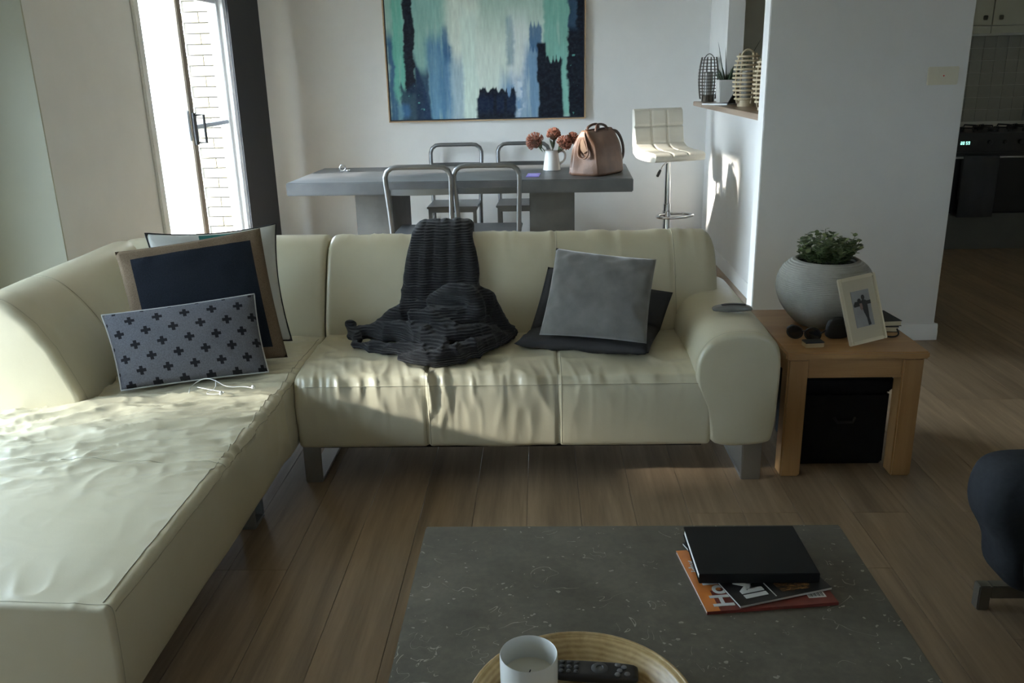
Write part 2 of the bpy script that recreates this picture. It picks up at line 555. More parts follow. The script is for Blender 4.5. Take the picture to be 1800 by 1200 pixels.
# ---- charcoal panel blind stacked beside the door
CHAR = mat('charcoal_fabric', (0.022, 0.023, 0.026), 0.85, var=0.12, vscale=200, bump=0.15, bscale=900)
pb = thing('panel_blind', 'charcoal fabric panel blind stacked beside the sliding glass door', 'blind', (XLD + .14, 6.62, 0.03))
MB().box(XLD + .118, XLD + .124, 6.30, 6.98, .05, 2.25).build('fabric_panel', CHAR, pb, world=True)
MB().box(XLD + .136, XLD + .142, 6.275, 6.965, .05, 2.25).build('fabric_panel', CHAR, pb, world=True)
MB().box(XLD + .132, XLD + .146, 6.275, 6.965, .03, .052).build('weight_bar', CHAR, pb, 0.003, world=True)
MB().box(XLD + .0, XLD + .16, 5.1, 7.40, 2.25, 2.30).build('head_rail', WHITEAL, pb, 0.004, world=True)

# ---- wall plate on the divider wall
CREAMPL = mat('cream_plastic', (0.68, 0.64, 0.5), 0.4, var=0.02)
sw = thing('wall_plate', 'cream wall plate with a tiny red light on grey wall', 'switch', (2.08, YD, 1.425))
MB().box(-.078, .078, -.012, 0, -.045, .045).build('plate', CREAMPL, sw, 0.004)
MB().box(-.03, .03, -.0155, -.011, -.028, .028).build('insert', CREAMPL, sw, 0.002)
MB().lathe([(0.004, 0), (0.004, .003), (0.001, .0045)], 10, cap1=True).build('indicator', mat('red_plastic', (0.6, 0.05, 0.03), 0.4), sw, loc=(0, -.0155, 0), rot=(R(90), 0, 0))

# ================================================================== sectional sofa
def leather_mat():
    m, n, p = new_mat('cream_leather')
    v = n.coords('Object')
    a = n.noise(v, 3.0, 4); g = n.noise(v, 420, 3, 0.6); w_ = n.noise(v, 26, 5, 0.6, 0.6)
    n.link(n.ramp(a, [(0.3, (0.60, 0.545, 0.38)), (0.7, (0.67, 0.61, 0.44))]), p.inputs['Base Color'])
    p.inputs['Roughness'].default_value = 0.42
    n.link(n.m('ADD', 0.26, n.m('MULTIPLY', w_, 0.2)), p.inputs['Roughness'])
    p.inputs['Specular IOR Level'].default_value = 0.65
    p.inputs['Coat Weight'].default_value = 0.35
    p.inputs['Coat Roughness'].default_value = 0.32
    h = n.m('ADD', n.m('MULTIPLY', g, 0.25), n.m('MULTIPLY', w_, 0.75))
    n.link(n.bump(h, 0.12, 0.006), p.inputs['Normal'])
    return m
LEATHER = leather_mat()
THREAD = mat('leather_thread', (0.46, 0.42, 0.30), 0.7)

sofa = thing('sectional_sofa', 'cream leather L-shaped sectional sofa with chaise and steel sled legs', 'sofa', (-0.5, 2.9, 0))
def G(d, s): return np.exp(-(d / s) ** 2)

SX = (-0.43, 0.06)           # cross seams of the two-seat module
def seat_disp(P):
    x, y, z = P.T
    r = np.hypot(y - 2.937, z - .418)
    d = -0.007 * G(r, .008)
    wv = np.zeros_like(x)
    for s in SX:
        d -= 0.008 * G(x - s, .007)
        wv += np.exp(-np.abs(x - s) / .09)
    vis = ((y < 3.0) | (z > .36)) * 1.0
    fold = ridge(x * 17 + 1.3 * vn(x * 5, z * 9, 3) + (y - 2.93) * 3, (z - .4) * 5 + (y - 2.93) * 4, 11)
    fold2 = ridge(x * 34 + (y - 2.9) * 7, (z - .4) * 7 + (y - 2.93) * 5, 17)
    near = np.exp(-r / .085)
    lowside = np.clip(1.25 - (x + .43) * .9, .35, 1)
    d += vis * lowside * (fold - .4) * .034 * near * (.35 + .9 * wv)
    d += vis * lowside * (fold2 - .4) * .011 * near
    d += vis * .006 * (vn(x * 6, y * 7 + z * 5, 5) - .5)
    d += vis * .006 * (ridge(x * 9 + y * 8, y * 12 - x * 4, 23) - .4) * (z > .40) * np.clip((y - 2.96) * 8, 0, 1)
    return d
seat_out = [(2.965, .148), (2.94, .152), (2.932, .20), (2.925, .30), (2.928, .385), (2.940, .424), (2.975, .438), (3.10, .447), (3.30, .45), (3.50, .44), (3.56, .42), (3.56, .15)]
L1 = Loft(seat_out, -.925, .625, 210, 150, 0, .02, .02, 2, seat_disp)
seat = L1.mb().build('seat', LEATHER, sofa, world=True, ang=180)

BX = (.06, .56)
def back_disp(P):
    x, y, z = P.T
    d = np.zeros_like(x)
    for s in BX: d -= .004 * G(x - s, .006)
    d += .008 * (vn(x * 5, z * 5 + y * 3, 8) - .5)
    d += .006 * np.clip(z - .7, 0, 1) / .12 * (ridge(x * 22, z * 6, 9) - .4) * (z > .7)
    d += .010 * np.sin(np.clip((z - .42) / .4, 0, 1) * PI)
    return d
back_out = [(3.50, .30), (3.455, .42), (3.50, .52), (3.555, .63), (3.605, .73), (3.65, .79), (3.70, .818), (3.765, .822), (3.815, .80), (3.845, .74), (3.85, .60), (3.85, .17), (3.80, .155), (3.54, .155)]
L2 = Loft(back_out, -.928, .752, 170, 110, 0, .025, .06, 2, back_disp)
backrest = L2.mb().build('backrest', LEATHER, sofa, world=True, ang=180)

def cback_disp(P):
    x, y, z = P.T
    return .008 * (vn(x * 5 + 9, z * 5 + y * 3, 8) - .5) + .010 * np.sin(np.clip((z - .42) / .4, 0, 1) * PI)
L3 = Loft(back_out, -1.95, -.934, 90, 110, 0, .14, .025, 2, cback_disp)
L3.mb().build('corner_backrest', LEATHER, sofa, world=True, ang=180)
def lback_disp(P):
    x, y, z = P.T
    d = .010 * (vn(y * 5 + 3, z * 5 + x * 3, 18) - .5) - .003 * G(y - 3.02, .006)
    d += .012 * np.sin(np.clip((z - .42) / .4, 0, 1) * PI)
    d += .006 * (ridge(y * 7, z * 9, 29) - .4) * np.clip((3.0 - y) * 4, 0, 1)
    return d
lback_out = [(-1.60, .30), (-1.565, .42), (-1.61, .53), (-1.66, .63), (-1.715, .72), (-1.77, .785), (-1.82, .815), (-1.88, .82), (-1.93, .795), (-1.955, .74), (-1.96, .60), (-1.96, .17), (-1.90, .155), (-1.64, .155)]
L4 = Loft(lback_out, 2.68, 3.83, 110, 110, 1, .035, .14, 2, lback_disp)
side_back = L4.mb().build('side_backrest', LEATHER, sofa, world=True, ang=180)

def chaise_disp(P):
    x, y, z = P.T
    top = np.clip((z - .39) / .03, 0, 1)
    d = -.006 * G(y - 2.24, .006) * top
    d -= .006 * G(np.hypot(x + .937, z - .415), .007)
    zone = np.clip((y - 1.95) / .55, 0, 1)
    zone = zone * (0.25 + .75 * np.clip((3.3 - y) / .4, 0, 1))
    u = x * .94 + y * .34; v = -x * .34 + y * .94
    w1 = ridge(u * 3.0 + 1.5 * vn(x * 3, y * 3, 2), v * 17 + 2.2 * vn(x * 4, y * 4, 6), 31) ** 1.4
    w2 = ridge(u * 7, v * 36 + 3 * vn(x * 5, y * 5, 9), 37)
    w3 = ridge(u * 13 + 2 * vn(x * 6, y * 6, 4), v * 56 + 3 * vn(x * 9, y * 9, 19), 39)
    d += top * zone * ((w1 - .3) * .017 + (w2 - .35) * .009 + (w3 - .35) * .004)
    d += top * .008 * (vn(x * 4, y * 4, 41) - .5)
    edge = np.exp(-np.abs(y - 2.24) / .12) + .6 * np.exp(-np.abs(x + .93) / .10) + .7 * np.exp(-np.abs(y - 1.54) / .09)
    d += top * edge * (ridge(x * 15 + y * 5, y * 14 - x * 4, 43) - .4) * .005
    fr_ = np.clip((y - 1.6) / .8, .25, 1)
    d += top * fr_ * .0025 * (ridge(x * 5 + y * 2, y * 7, 47) - .4) + top * fr_ * .0022 * (ridge(x * 11 - y * 6 + 2 * vn(x * 4, y * 4, 55), y * 15 + x * 5, 57) ** 2 - .3)
    side = (1 - top) * (x > -1.0)
    d += side * (.006 * (vn(y * 4, z * 5, 51) - .5) + .008 * (ridge(y * 9, z * 3, 53) - .4) * np.clip((y - 2.5) * 3, 0, 1))
    d -= .005 * G(np.hypot(x + 1.28, y - 2.13), .045) * top
    return d
ch_out = [(-.965, .148), (-.94, .152), (-.932, .2), (-.927, .30), (-.926, .39), (-.927, .412), (-.929, .421), (-.936, .427), (-.946, .429), (-.97, .431), (-1.10, .437), (-1.45, .44), (-1.80, .437), (-1.93, .43), (-1.955, .40), (-1.955, .17), (-1.93, .15)]
L5 = Loft(ch_out, 1.53, 3.52, 300, 400, 1, .010, .03, 2, chaise_disp)
chaise = L5.mb().build('chaise_seat', LEATHER, sofa, world=True, ang=180)

def arm_disp(P):
    x, y, z = P.T
    return .006 * (vn(x * 6 + 4, y * 5 + z * 4, 61) - .5) - .004 * G(y - 2.958, .005)
arm_out = [(.625, .150), (.620, .22), (.598, .31), (.570, .37), (.557, .43), (.562, .50), (.600, .56), (.66, .588), (.73, .594), (.80, .588), (.848, .555), (.866, .49), (.862, .32), (.852, .19), (.835, .152)]
L6 = Loft(arm_out, 2.925, 3.87, 90, 120, 1, .02, .05, 2, arm_disp)
arm = L6.mb().build('arm', LEATHER, sofa, world=True, ang=180)

def seam_ring(L, t, sel, parent, lift=.0005, r=.0016):
    i = int(np.argmin(abs(L.ts - t)))
    pts = [tuple(p) for p in L.V[i] if sel(p)]
    return pts
def seam_build(name, pts, parent, r=.0012):
    if len(pts) > 2: MB().tube(pts, r, 5).build(name, THREAD, parent, world=(parent.type == 'EMPTY'), ang=180)
for s in SX:
    for ds in (-.007, .007): seam_build('seam', seam_ring(L1, s + ds, lambda p: (p[1] < 3.45 and p[2] > .16) and (p[1] < 3.0 or p[2] > .4), None), seat)
k = int(np.argmin(np.hypot(L1.V[60][:, 1] - 2.937, L1.V[60][:, 2] - .425)))
seam_build('seam', [tuple(p + np.array((0, -.001, .001))) for p in L1.V[8:-8:2, k + 2]], seat)
for s in BX:
    seam_build('seam', seam_ring(L2, s + .006, lambda p: p[1] < 3.84 and p[2] > .42, None), backrest)
seam_build('seam', seam_ring(L4, 3.03, lambda p: p[0] > -1.95 and p[2] > .42, None), side_back)
seam_build('seam', seam_ring(L4, 2.715, lambda p: p[0] > -1.95 and p[2] > .42, None), side_back)
seam_build('seam', seam_ring(L6, 2.952, lambda p: p[2] > .16, None), arm)
k = int(np.argmin(np.hypot(L5.V[60][:, 0] + .933, L5.V[60][:, 2] - .427)))
for dk in (-3, 3):
    seam_build('seam', [tuple(p + np.array((.0005, 0, .0008))) for p in L5.V[8:-12:2, k + dk]], chaise)
seam_build('seam', seam_ring(L5, 2.247, lambda p: p[2] > .40 and p[0] < -.93, None), chaise)
seam_build('seam', seam_ring(L5, 1.545, lambda p: p[2] > .16, None), chaise)

def sled(x0, x1, y0, y1, name='leg'):
    b = MB()
    b.box(x0, x1, y0, y0 + .012, 0.0, .158)
    b.box(x0, x1, y0 + .012, y1, 0.0, .010)
    b.box(x0, x1, y1 - .012, y1, .010, .158)
    b.build('leg', STEEL, sofa, .003, world=True)
sled(-.917, -.85, 2.955, 3.70)
sled(.747, .82, 2.955, 3.70)
b = MB().box(-1.06, -1.0, 2.60, 2.612, 0, .158).box(-1.06, -1.0, 2.612, 2.70, 0, .01).box(-1.06, -1.0, 2.688, 2.70, .01, .158)
b.build('leg', STEEL, sofa, .003, world=True)
b = MB().box(-1.90, -1.83, 1.60, 1.612, 0, .158).box(-1.90, -1.83, 1.612, 1.70, 0, .01).box(-1.90, -1.83, 1.688, 1.70, .01, .158)
b.build('leg', STEEL, sofa, .003, world=True)
b = MB().box(-1.90, -1.83, 3.60, 3.612, 0, .158).box(-1.90, -1.83, 3.612, 3.70, 0, .01).box(-1.90, -1.83, 3.688, 3.70, .01, .158)
b.build('leg', STEEL, sofa, .003, world=True)
# dark underside lining
MB().box(-.90, .60, 2.99, 3.54, .13, .15).box(-1.92, -.97, 1.57, 3.5, .13, .15).build('underside', DARKGAP, sofa, world=True)

# ================================================================== cushions
def pillow_mesh(name, P, t, pinch=.05, n=36, wr=.004, seed=1, bend=None, ear=.55):
    BL, BR, TR, TL = [np.array(p, float) for p in P]
    nrm = np.cross(BR - BL, TL - BL); nrm /= np.linalg.norm(nrm)     # faces the viewer side
    s = np.linspace(-1, 1, n + 1)
    S, Q = np.meshgrid(s, s, indexing='ij')
    k = 1 - pinch * (1 - Q ** 2) * S ** 2; k2 = 1 - pinch * (1 - S ** 2) * Q ** 2
    a = (S * k + 1) / 2; b = (Q * k2 + 1) / 2
    base = ((1 - a) * (1 - b))[..., None] * BL + (a * (1 - b))[..., None] * BR + (a * b)[..., None] * TR + ((1 - a) * b)[..., None] * TL
    prof = ((1 - S ** 2) * (1 - Q ** 2)).clip(0) ** ear
    edge = 1 - prof
    w_ = wr * ((ridge(S * 3 + Q * 2, Q * 3.5 - S, seed) - .4) * 2 + (ridge(S * 7 - Q * 3, Q * 6, seed + 3) - .4)) * (prof > .02) * (.35 + edge)
    w_ = w_ * np.minimum(1, prof * 4)
    V = []; idx = -np.ones((2, n + 1, n + 1), int)
    UV = []
    for side in (0, 1):
        sg = 1 if side == 0 else -1
        for i in range(n + 1):
            for j in range(n + 1):
                border = i in (0, n) or j in (0, n)
                if side == 1 and border:
                    idx[1, i, j] = idx[0, i, j]; continue
                p = base[i, j] + nrm * sg * (t / 2 * prof[i, j] + w_[i, j])
                if bend is not None: p = bend(p)
                idx[side, i, j] = len(V); V.append(p); UV.append((float((S[i, j] + 1) / 2), float((Q[i, j] + 1) / 2)))
    F = []
    for i in range(n):
        for j in range(n):
            F.append((idx[0, i, j], idx[0, i + 1, j], idx[0, i + 1, j + 1], idx[0, i, j + 1]))
            F.append((idx[1, i, j], idx[1, i, j + 1], idx[1, i + 1, j + 1], idx[1, i + 1, j]))
    me = bpy.data.meshes.new(name)
    me.from_pydata([tuple(map(float, p)) for p in V], [], [tuple(map(int, f)) for f in F])
    uv = me.uv_layers.new(name='UVMap')
    for lp in me.loops: uv.data[lp.index].uv = UV[lp.vertex_index]
    me.shade_smooth()
    rim = [V[idx[0, i, 0]] for i in range(n)] + [V[idx[0, n, j]] for j in range(n)] + [V[idx[0, i, n]] for i in range(n, 0, -1)] + [V[idx[0, 0, j]] for j in range(n, 0, -1)]
    return me, [tuple(p) for p in rim]

def uv_xy(n):
    tc = n.node('ShaderNodeTexCoord'); sp = n.node('ShaderNodeSeparateXYZ')
    n.link(tc.outputs['UV'], sp.inputs[0])
    return sp.outputs[0], sp.outputs[1]
def weave(n, p, scale=700, strength=.25):
    v = n.coords('Object')
    n.link(n.bump(n.noise(v, scale, 2), strength, .003), p.inputs['Normal'])
    p.inputs['Roughness'].default_value = .9
    p.inputs['Specular IOR Level'].default_value = .2

def cross_fabric():
    m, n, p = new_mat('grey_cross_print')
    u, v = uv_xy(n)
    def lattice(ox, oy):
        fx = n.m('SUBTRACT', n.m('FRACT', n.m('ADD', n.m('MULTIPLY', u, 5.6), ox)), .5)
        fy = n.m('SUBTRACT', n.m('FRACT', n.m('ADD', n.m('MULTIPLY', v, 3.05), oy)), .5)
        ax = n.m('MULTIPLY', n.m('ABSOLUTE', fx), .096); ay = n.m('MULTIPLY', n.m('ABSOLUTE', fy), .105)
        a = n.m('MULTIPLY', n.m('LESS_THAN', ax, .0062), n.m('LESS_THAN', ay, .0175))
        b = n.m('MULTIPLY', n.m('LESS_THAN', ax, .0175), n.m('LESS_THAN', ay, .0062))
        return n.m('MAXIMUM', a, b)
    f = n.m('MAXIMUM', lattice(.1, .42), lattice(.6, .92))
    g = n.noise(n.coords('Object'), 260, 2)
    base = n.ramp(g, [(.3, (.115, .118, .132)), (.7, (.175, .178, .198))])
    n.link(n.mix(f, base, (.018, .018, .022, 1)), p.inputs['Base Color'])
    weave(n, p, 420)
    return m
def navy_fabric():
    m, n, p = new_mat('navy_with_jute_border')
    u, v = uv_xy(n)
    e = n.m('MAXIMUM', n.m('ABSOLUTE', n.m('SUBTRACT', u, .5)), n.m('ABSOLUTE', n.m('SUBTRACT', v, .5)))
    f = n.m('GREATER_THAN', e, .415)
    g = n.noise(n.coords('Object'), 300, 2)
    jute = n.ramp(g, [(.3, (.14, .098, .062)), (.7, (.22, .16, .105))])
    navy = n.ramp(g, [(.3, (.010, .013, .020)), (.7, (.018, .023, .034))])
    n.link(n.mix(f, navy, jute), p.inputs['Base Color'])
    weave(n, p, 500)
    return m
def white_fabric():
    m, n, p = new_mat('white_with_green_block')
    u, v = uv_xy(n)
    f = n.m('MULTIPLY', n.m('MULTIPLY', n.m('GREATER_THAN', u, .38), n.m('LESS_THAN', u, .86)), n.m('MULTIPLY', n.m('GREATER_THAN', v, .55), n.m('LESS_THAN', v, .975)))
    n.link(n.mix(f, (.62, .62, .57, 1), (.04, .17, .15, 1)), p.inputs['Base Color'])
    weave(n, p, 600, .15)
    return m
PIPEW = mat('pale_piping', (.55, .55, .54), .8); PIPEB = mat('black_piping', (.012, .012, .014), .7)
def cushion(name, label, P, t, m, piping=None, group=None, **kw):
    c = np.mean(np.array(P), 0)
    th = thing(name, label, 'cushion', (float(c[0]), float(c[1]), .44), group=group)
    me, rim = pillow_mesh('cover', P, t, **kw)
    link_mesh('cover', me, m, th, world=True)
    if piping: MB().tube(rim, .0032, 6, closed=True).build('piping', piping, th, world=True, ang=180)
    return th
cushion('cushion', 'white cushion with black piping and a green block, behind the navy one',
        [(-1.464, 3.10, .455), (-1.035, 3.345, .455), (-1.104, 3.516, .913), (-1.549, 3.271, .925)], .12, white_fabric(), PIPEB, pinch=.09, seed=3)
cushion('cushion', 'large navy cushion with a tan jute border', [(-1.483, 2.94, .46), (-0.986, 3.11, .46), (-1.113, 3.335, .927), (-1.601, 3.115, .883)], .10, navy_fabric(), pinch=.03, seed=5, wr=.003)
cushion('cushion', 'grey lumbar cushion printed with black crosses and pale piping', [(-1.49, 2.785, .452), (-1.018, 2.965, .452), (-1.092, 3.12, .712), (-1.582, 2.91, .694)], .115, cross_fabric(), PIPEW, pinch=.03, seed=8, wr=.003, ear=.42)
VELVET = mat('grey_velvet', (.185, .178, .163), .85, var=.18, vscale=14, bump=.2, bscale=500, sheen=.6, spec=.2)
cushion('cushion', 'square mid-grey velvet cushion resting on a darker one', [(-0.010, 3.195, .512), (0.393, 3.065, .512), (0.444, 3.235, .797), (0.062, 3.37, .820)], .11, VELVET, pinch=.035, seed=12, wr=.005)
DKCOT = mat('dark_grey_cotton', (.052, .050, .050), .9, var=.12, vscale=20, bump=.2, bscale=600, spec=.15)
def slump(p):
    """the soft cushion lies on the seat in front and climbs the backrest behind"""
    x, y, z = p
    d = y - 3.36
    if d > 0:
        a = R(58)
        return np.array((x, 3.36 + d * math.cos(a) - (z - .475) * math.sin(a), z + d * math.sin(a) * 1.0))
    return np.array(p)
cushion('cushion', 'slumped dark grey cushion lying under the grey velvet one', [(-.11, 3.20, .475), (.40, 3.06, .475), (.545, 3.52, .475), (.03, 3.64, .475)], .075, DKCOT, pinch=.04, seed=15, wr=.005, bend=slump, ear=.35)

# ================================================================== knitted throw
def knit_mat():
    m, n, p = new_mat('charcoal_rib_knit')
    v = n.coords('Object')
    wv = n.node('ShaderNodeTexWave', wave_type='BANDS', bands_direction='Z')
    n.link(v, wv.inputs['Vector'])
    wv.inputs['Scale'].default_value = 32; wv.inputs['Distortion'].default_value = 3.5
    wv.inputs['Detail'].default_value = 1.5; wv.inputs['Detail Scale'].default_value = .35
    g = n.noise(v, 500, 2)
    h = n.m('ADD', wv.outputs['Fac'], n.m('MULTIPLY', g, .4))
    n.link(n.ramp(g, [(.3, (.020, .020, .022)), (.7, (.036, .036, .039))]), p.inputs['Base Color'])
    p.inputs['Roughness'].default_value = .95
    p.inputs['Specular IOR Level'].default_value = .1
    p.inputs['Sheen Weight'].default_value = .15
    n.link(n.bump(h, .8, .006), p.inputs['Normal'])
    return m
def make_throw():
    b = MB()
    def roll(ctrl, flat=None, n=26):
        c = resample(chaikin(np.array(ctrl, float), 2, False), n, False)
        b.tube([tuple(q[:3]) for q in c], [float(q[3]) for q in c], 12, flat=flat)
    # folds hanging over the back
    for (xt, xm, xb, r) in ((-.525, -.545, -.56, .034), (-.475, -.49, -.50, .040), (-.425, -.425, -.43, .040), (-.375, -.36, -.355, .040), (-.335, -.305, -.295, .034)):
        roll([(xt, 3.875, .62, r * .7), (xt, 3.872, .76, r * .8), (xt + .005, 3.81, .838, r * .9), (xt + .01, 3.73, .856, r), (xt, 3.64, .822, r), (xm, 3.575, .73, r * 1.15), (xm, 3.515, .61, r * 1.25), (xb, 3.44, .535, r * 1.3), (xb, 3.36, .50, r)])
    # heap on the seat
    roll([(-.795, 3.30, .475, .014), (-.75, 3.33, .49, .024), (-.70, 3.34, .485, .030), (-.62, 3.31, .50, .044), (-.5, 3.24, .51, .055), (-.42, 3.14, .50, .05), (-.36, 3.06, .482, .03)])
    roll([(-.765, 3.25, .466, .008), (-.70, 3.21, .47, .020), (-.60, 3.17, .475, .026), (-.5, 3.11, .478, .032), (-.40, 3.05, .477, .028)])
    roll([(-.79, 3.36, .52, .016), (-.775, 3.31, .49, .022), (-.73, 3.26, .472, .016)])
    roll([(-.69, 3.37, .485, .03), (-.61, 3.39, .54, .045), (-.52, 3.40, .55, .055), (-.42, 3.40, .56, .05)])
    roll([(-.55, 3.08, .466, .018), (-.47, 3.035, .475, .028), (-.40, 3.02, .482, .034), (-.31, 3.06, .485, .038), (-.23, 3.15, .485, .036), (-.16, 3.27, .48, .026), (-.105, 3.38, .468, .010)])
    roll([(-.50, 3.30, .52, .07), (-.40, 3.29, .535, .08), (-.30, 3.30, .53, .08), (-.20, 3.33, .50, .05), (-.13, 3.36, .475, .02)])
    roll([(-.45, 3.20, .50, .05), (-.36, 3.17, .51, .055), (-.27, 3.20, .505, .05), (-.18, 3.28, .49, .035)])
    roll([(-.44, 3.37, .60, .04), (-.37, 3.33, .655, .04), (-.30, 3.305, .66, .038), (-.25, 3.29, .62, .036), (-.265, 3.27, .57, .034), (-.32, 3.255, .555, .03), (-.345, 3.255, .59, .024)])
    roll([(-.29, 3.35, .645, .034), (-.235, 3.335, .64, .036), (-.195, 3.33, .58, .038), (-.165, 3.33, .51, .036), (-.13, 3.35, .475, .024)])
    roll([(-.52, 3.27, .58, .028), (-.44, 3.235, .575, .03), (-.36, 3.205, .55, .028), (-.30, 3.17, .53, .026)])
    me = b.mesh('knit', fix=True, ang=180)
    o = bpy.data.objects.new('throw_tmp', me); COL.objects.link(o)
    md = o.modifiers.new('r', 'REMESH'); md.mode = 'VOXEL'; md.voxel_size = .0065
    ms = o.modifiers.new('s', 'SMOOTH'); ms.factor = .5; ms.iterations = 6
    bpy.context.view_layer.update()
    m2 = bpy.data.meshes.new_from_object(o.evaluated_get(bpy.context.evaluated_depsgraph_get()))
    bpy.data.objects.remove(o, do_unlink=True)
    n = len(m2.vertices)
    co = np.empty(n * 3); m2.vertices.foreach_get('co', co); co = co.reshape(-1, 3)
    no = np.empty(n * 3); m2.vertices.foreach_get('normal', no); no = no.reshape(-1, 3)
    x, y, z = co.T
    hang = np.clip((z - .60) / .1, 0, 1)
    d = (ridge(x * 16 + z * 3, z * 9 + y * 8, 71) - .4) * .016 * (1 - hang) + (ridge(x * 30, z * 4, 73) - .4) * .006 * hang
    d += (ridge(x * 34 + y * 20, z * 28 - y * 10, 75) - .4) * .005 * (1 - .6 * hang)
    co = co + no * d[:, None]
    m2.vertices.foreach_set('co', co.reshape(-1)); m2.update()
    m2.shade_smooth()
    m2.materials.clear()
    o = link_mesh('knit_throw', m2, knit_mat(), None)
    setp(o, 'charcoal chunky knit throw draped over the sofa back and heaped on the seat', 'blanket')
make_throw()

# ---- white earphones on the chaise
WPL = mat('white_plastic', (.8, .8, .78), .35, var=.01)
ep = thing('earphones', 'tangled white earphones lying in front of the cross-print cushion', 'earphones', (-1.15, 2.74, .45))
zc = .452
MB().tube(spline([(-1.235, 2.755, zc), (-1.255, 2.815, zc), (-1.22, 2.855, zc + .02), (-1.17, 2.835, zc + .018), (-1.12, 2.805, zc), (-1.06, 2.815, zc), (-1.02, 2.795, zc)], 50), .0016, 6).build('cable', WPL, ep, world=True, ang=180)
MB().tube(spline([(-1.17, 2.840, zc + .016), (-1.15, 2.785, zc + .002), (-1.18, 2.745, zc), (-1.13, 2.735, zc), (-1.10, 2.755, zc), (-1.16, 2.770, zc + .004), (-1.22, 2.795, zc + .006)], 50), .0016, 6).build('cable', WPL, ep, world=True, ang=180)
for p in ((-1.02, 2.793, zc + .004), (-1.115, 2.737, zc + .003)):
    MB().lathe([(.001, -.006), (.006, -.004), (.007, .002), (.005, .007), (.001, .008)], 12, p).build('earbud', WPL, ep, world=True, ang=180)

# ---- handset lying on the sofa arm
hs = thing('remote_handset', 'silver grey oval remote handset lying on the sofa arm', 'remote', (.735, 3.20, .598), R(-2))
L7 = Loft([(-.072, .0), (-.078, .010), (-.06, .020), (0, .027), (.06, .022), (.078, .012), (.074, .002), (0, -.002)], -.024, .024, 8, 48, 1, .012, .012, 2)
L7.mb().build('shell', mat('silver_plastic', (.22, .22, .215), .3, .3), hs, ang=180)
Loft([(-.05, .022), (-.03, .027), (0, .029), (.04, .0275), (.062, .023), (0, .018)], -.013, .013, 4, 30, 1, .006, .006, 2).mb().build('keypad', BLACKPL, hs, ang=180)

# ================================================================== side table and what is on it
ST = thing('side_table', 'honey oak side table beside the sofa arm', 'table', (1.145, 3.24, 0))
TX0, TX1, TY0, TY1, TZ = .888, 1.402, 2.965, 3.56, .50
MB().box(TX0, TX1, TY0, TY1, TZ - .028, TZ).build('tabletop', OAK, ST, .006, world=True)
lw = .075
for (a, c) in ((TX0 + .012, TY0 + .012), (TX1 - .012 - lw, TY0 + .012), (TX0 + .012, TY1 - .012 - lw), (TX1 - .012 - lw, TY1 - .012 - lw)):
    MB().box(a, a + lw, c, c + lw, 0, TZ - .028).build('leg', OAKV, ST, .006, world=True)
for (x0, x1, y0, y1) in ((TX0 + .087, TX1 - .087, TY0 + .02, TY0 + .04), (TX0 + .087, TX1 - .087, TY1 - .04, TY1 - .02)):
    MB().box(x0, x1, y0, y1, TZ - .098, TZ - .028).build('apron', OAK, ST, .002, world=True)
    MB().box(x0, x1, y0 - .004, y1 + .004, TZ - .102, TZ - .094).build('bead', OAK, ST, .002, world=True)
for (x0, x1) in ((TX0 + .02, TX0 + .04), (TX1 - .04, TX1 - .02)):
    MB().box(x0, x1, TY0 + .087, TY1 - .087, TZ - .098, TZ - .028).build('apron', OAK, ST, .002, world=True)

# storage box under the table
BXM = mat('black_fabric_box', (.012, .012, .013), .9, var=.2, vscale=40, bump=.2, bscale=500, spec=.2)
sb = thing('storage_box', 'black fabric storage box with lid under the side table', 'box', (1.16, 3.25, 0))
MB().box(-.165, .165, -.17, .17, 0, .30).build('body', BXM, sb, .010)
MB().box(-.172, .172, -.177, .177, .302, .365).build('lid', BXM, sb, .010)
MB().tube([(-.04, -.172, .20), (-.03, -.182, .185), (.03, -.182, .185), (.04, -.172, .20)], .006, 6).build('handle', mat('black_webbing', (.02, .02, .02), .8), sb)

# round ribbed planter with shrub
def concrete_mat():
    m, n, p = new_mat('ribbed_grey_concrete')
    v = n.coords('Object', (1, 1, 1))
    wv = n.node('ShaderNodeTexWave', wave_type='BANDS', bands_direction='Z')
    n.link(v, wv.inputs['Vector']); wv.inputs['Scale'].default_value = 45; wv.inputs['Distortion'].default_value = 1.5
    wv.inputs['Detail'].default_value = 3; wv.inputs['Detail Scale'].default_value = 1.5
    a = n.noise(v, 9, 5)
    n.link(n.ramp(a, [(.3, (.30, .292, .255)), (.7, (.43, .42, .375))]), p.inputs['Base Color'])
    p.inputs['Roughness'].default_value = .85
    n.link(n.bump(wv.outputs['Fac'], .5, .004), p.inputs['Normal'])
    return m
pt = thing('planter', 'round ribbed grey concrete planter on the oak side table', 'planter', (1.128, 3.345, TZ))
pr = [(.085, 0), (.10, .004), (.135, .04), (.168, .085), (.185, .13), (.188, .165), (.180, .205), (.160, .240), (.130, .262), (.115, .268), (.110, .265), (.112, .258), (.135, .24), (.155, .215)]
pr = [tuple(q) for q in resample(chaikin(pr, 2, False), 44, False)]
MB().lathe(pr, 56, cap0=True).build('pot', concrete_mat(), pt, ang=180)
MB().lathe([(.0, .243), (.06, .246), (.132, .240)], 32).build('soil', mat('dark_soil', (.012, .010, .008), 1), pt)
LEAF = mat('shrub_leaf', (.085, .125, .045), .35, var=.5, vscale=40)
LEAFL = mat('shrub_leaf_light', (.17, .21, .085), .35, var=.3, vscale=40)
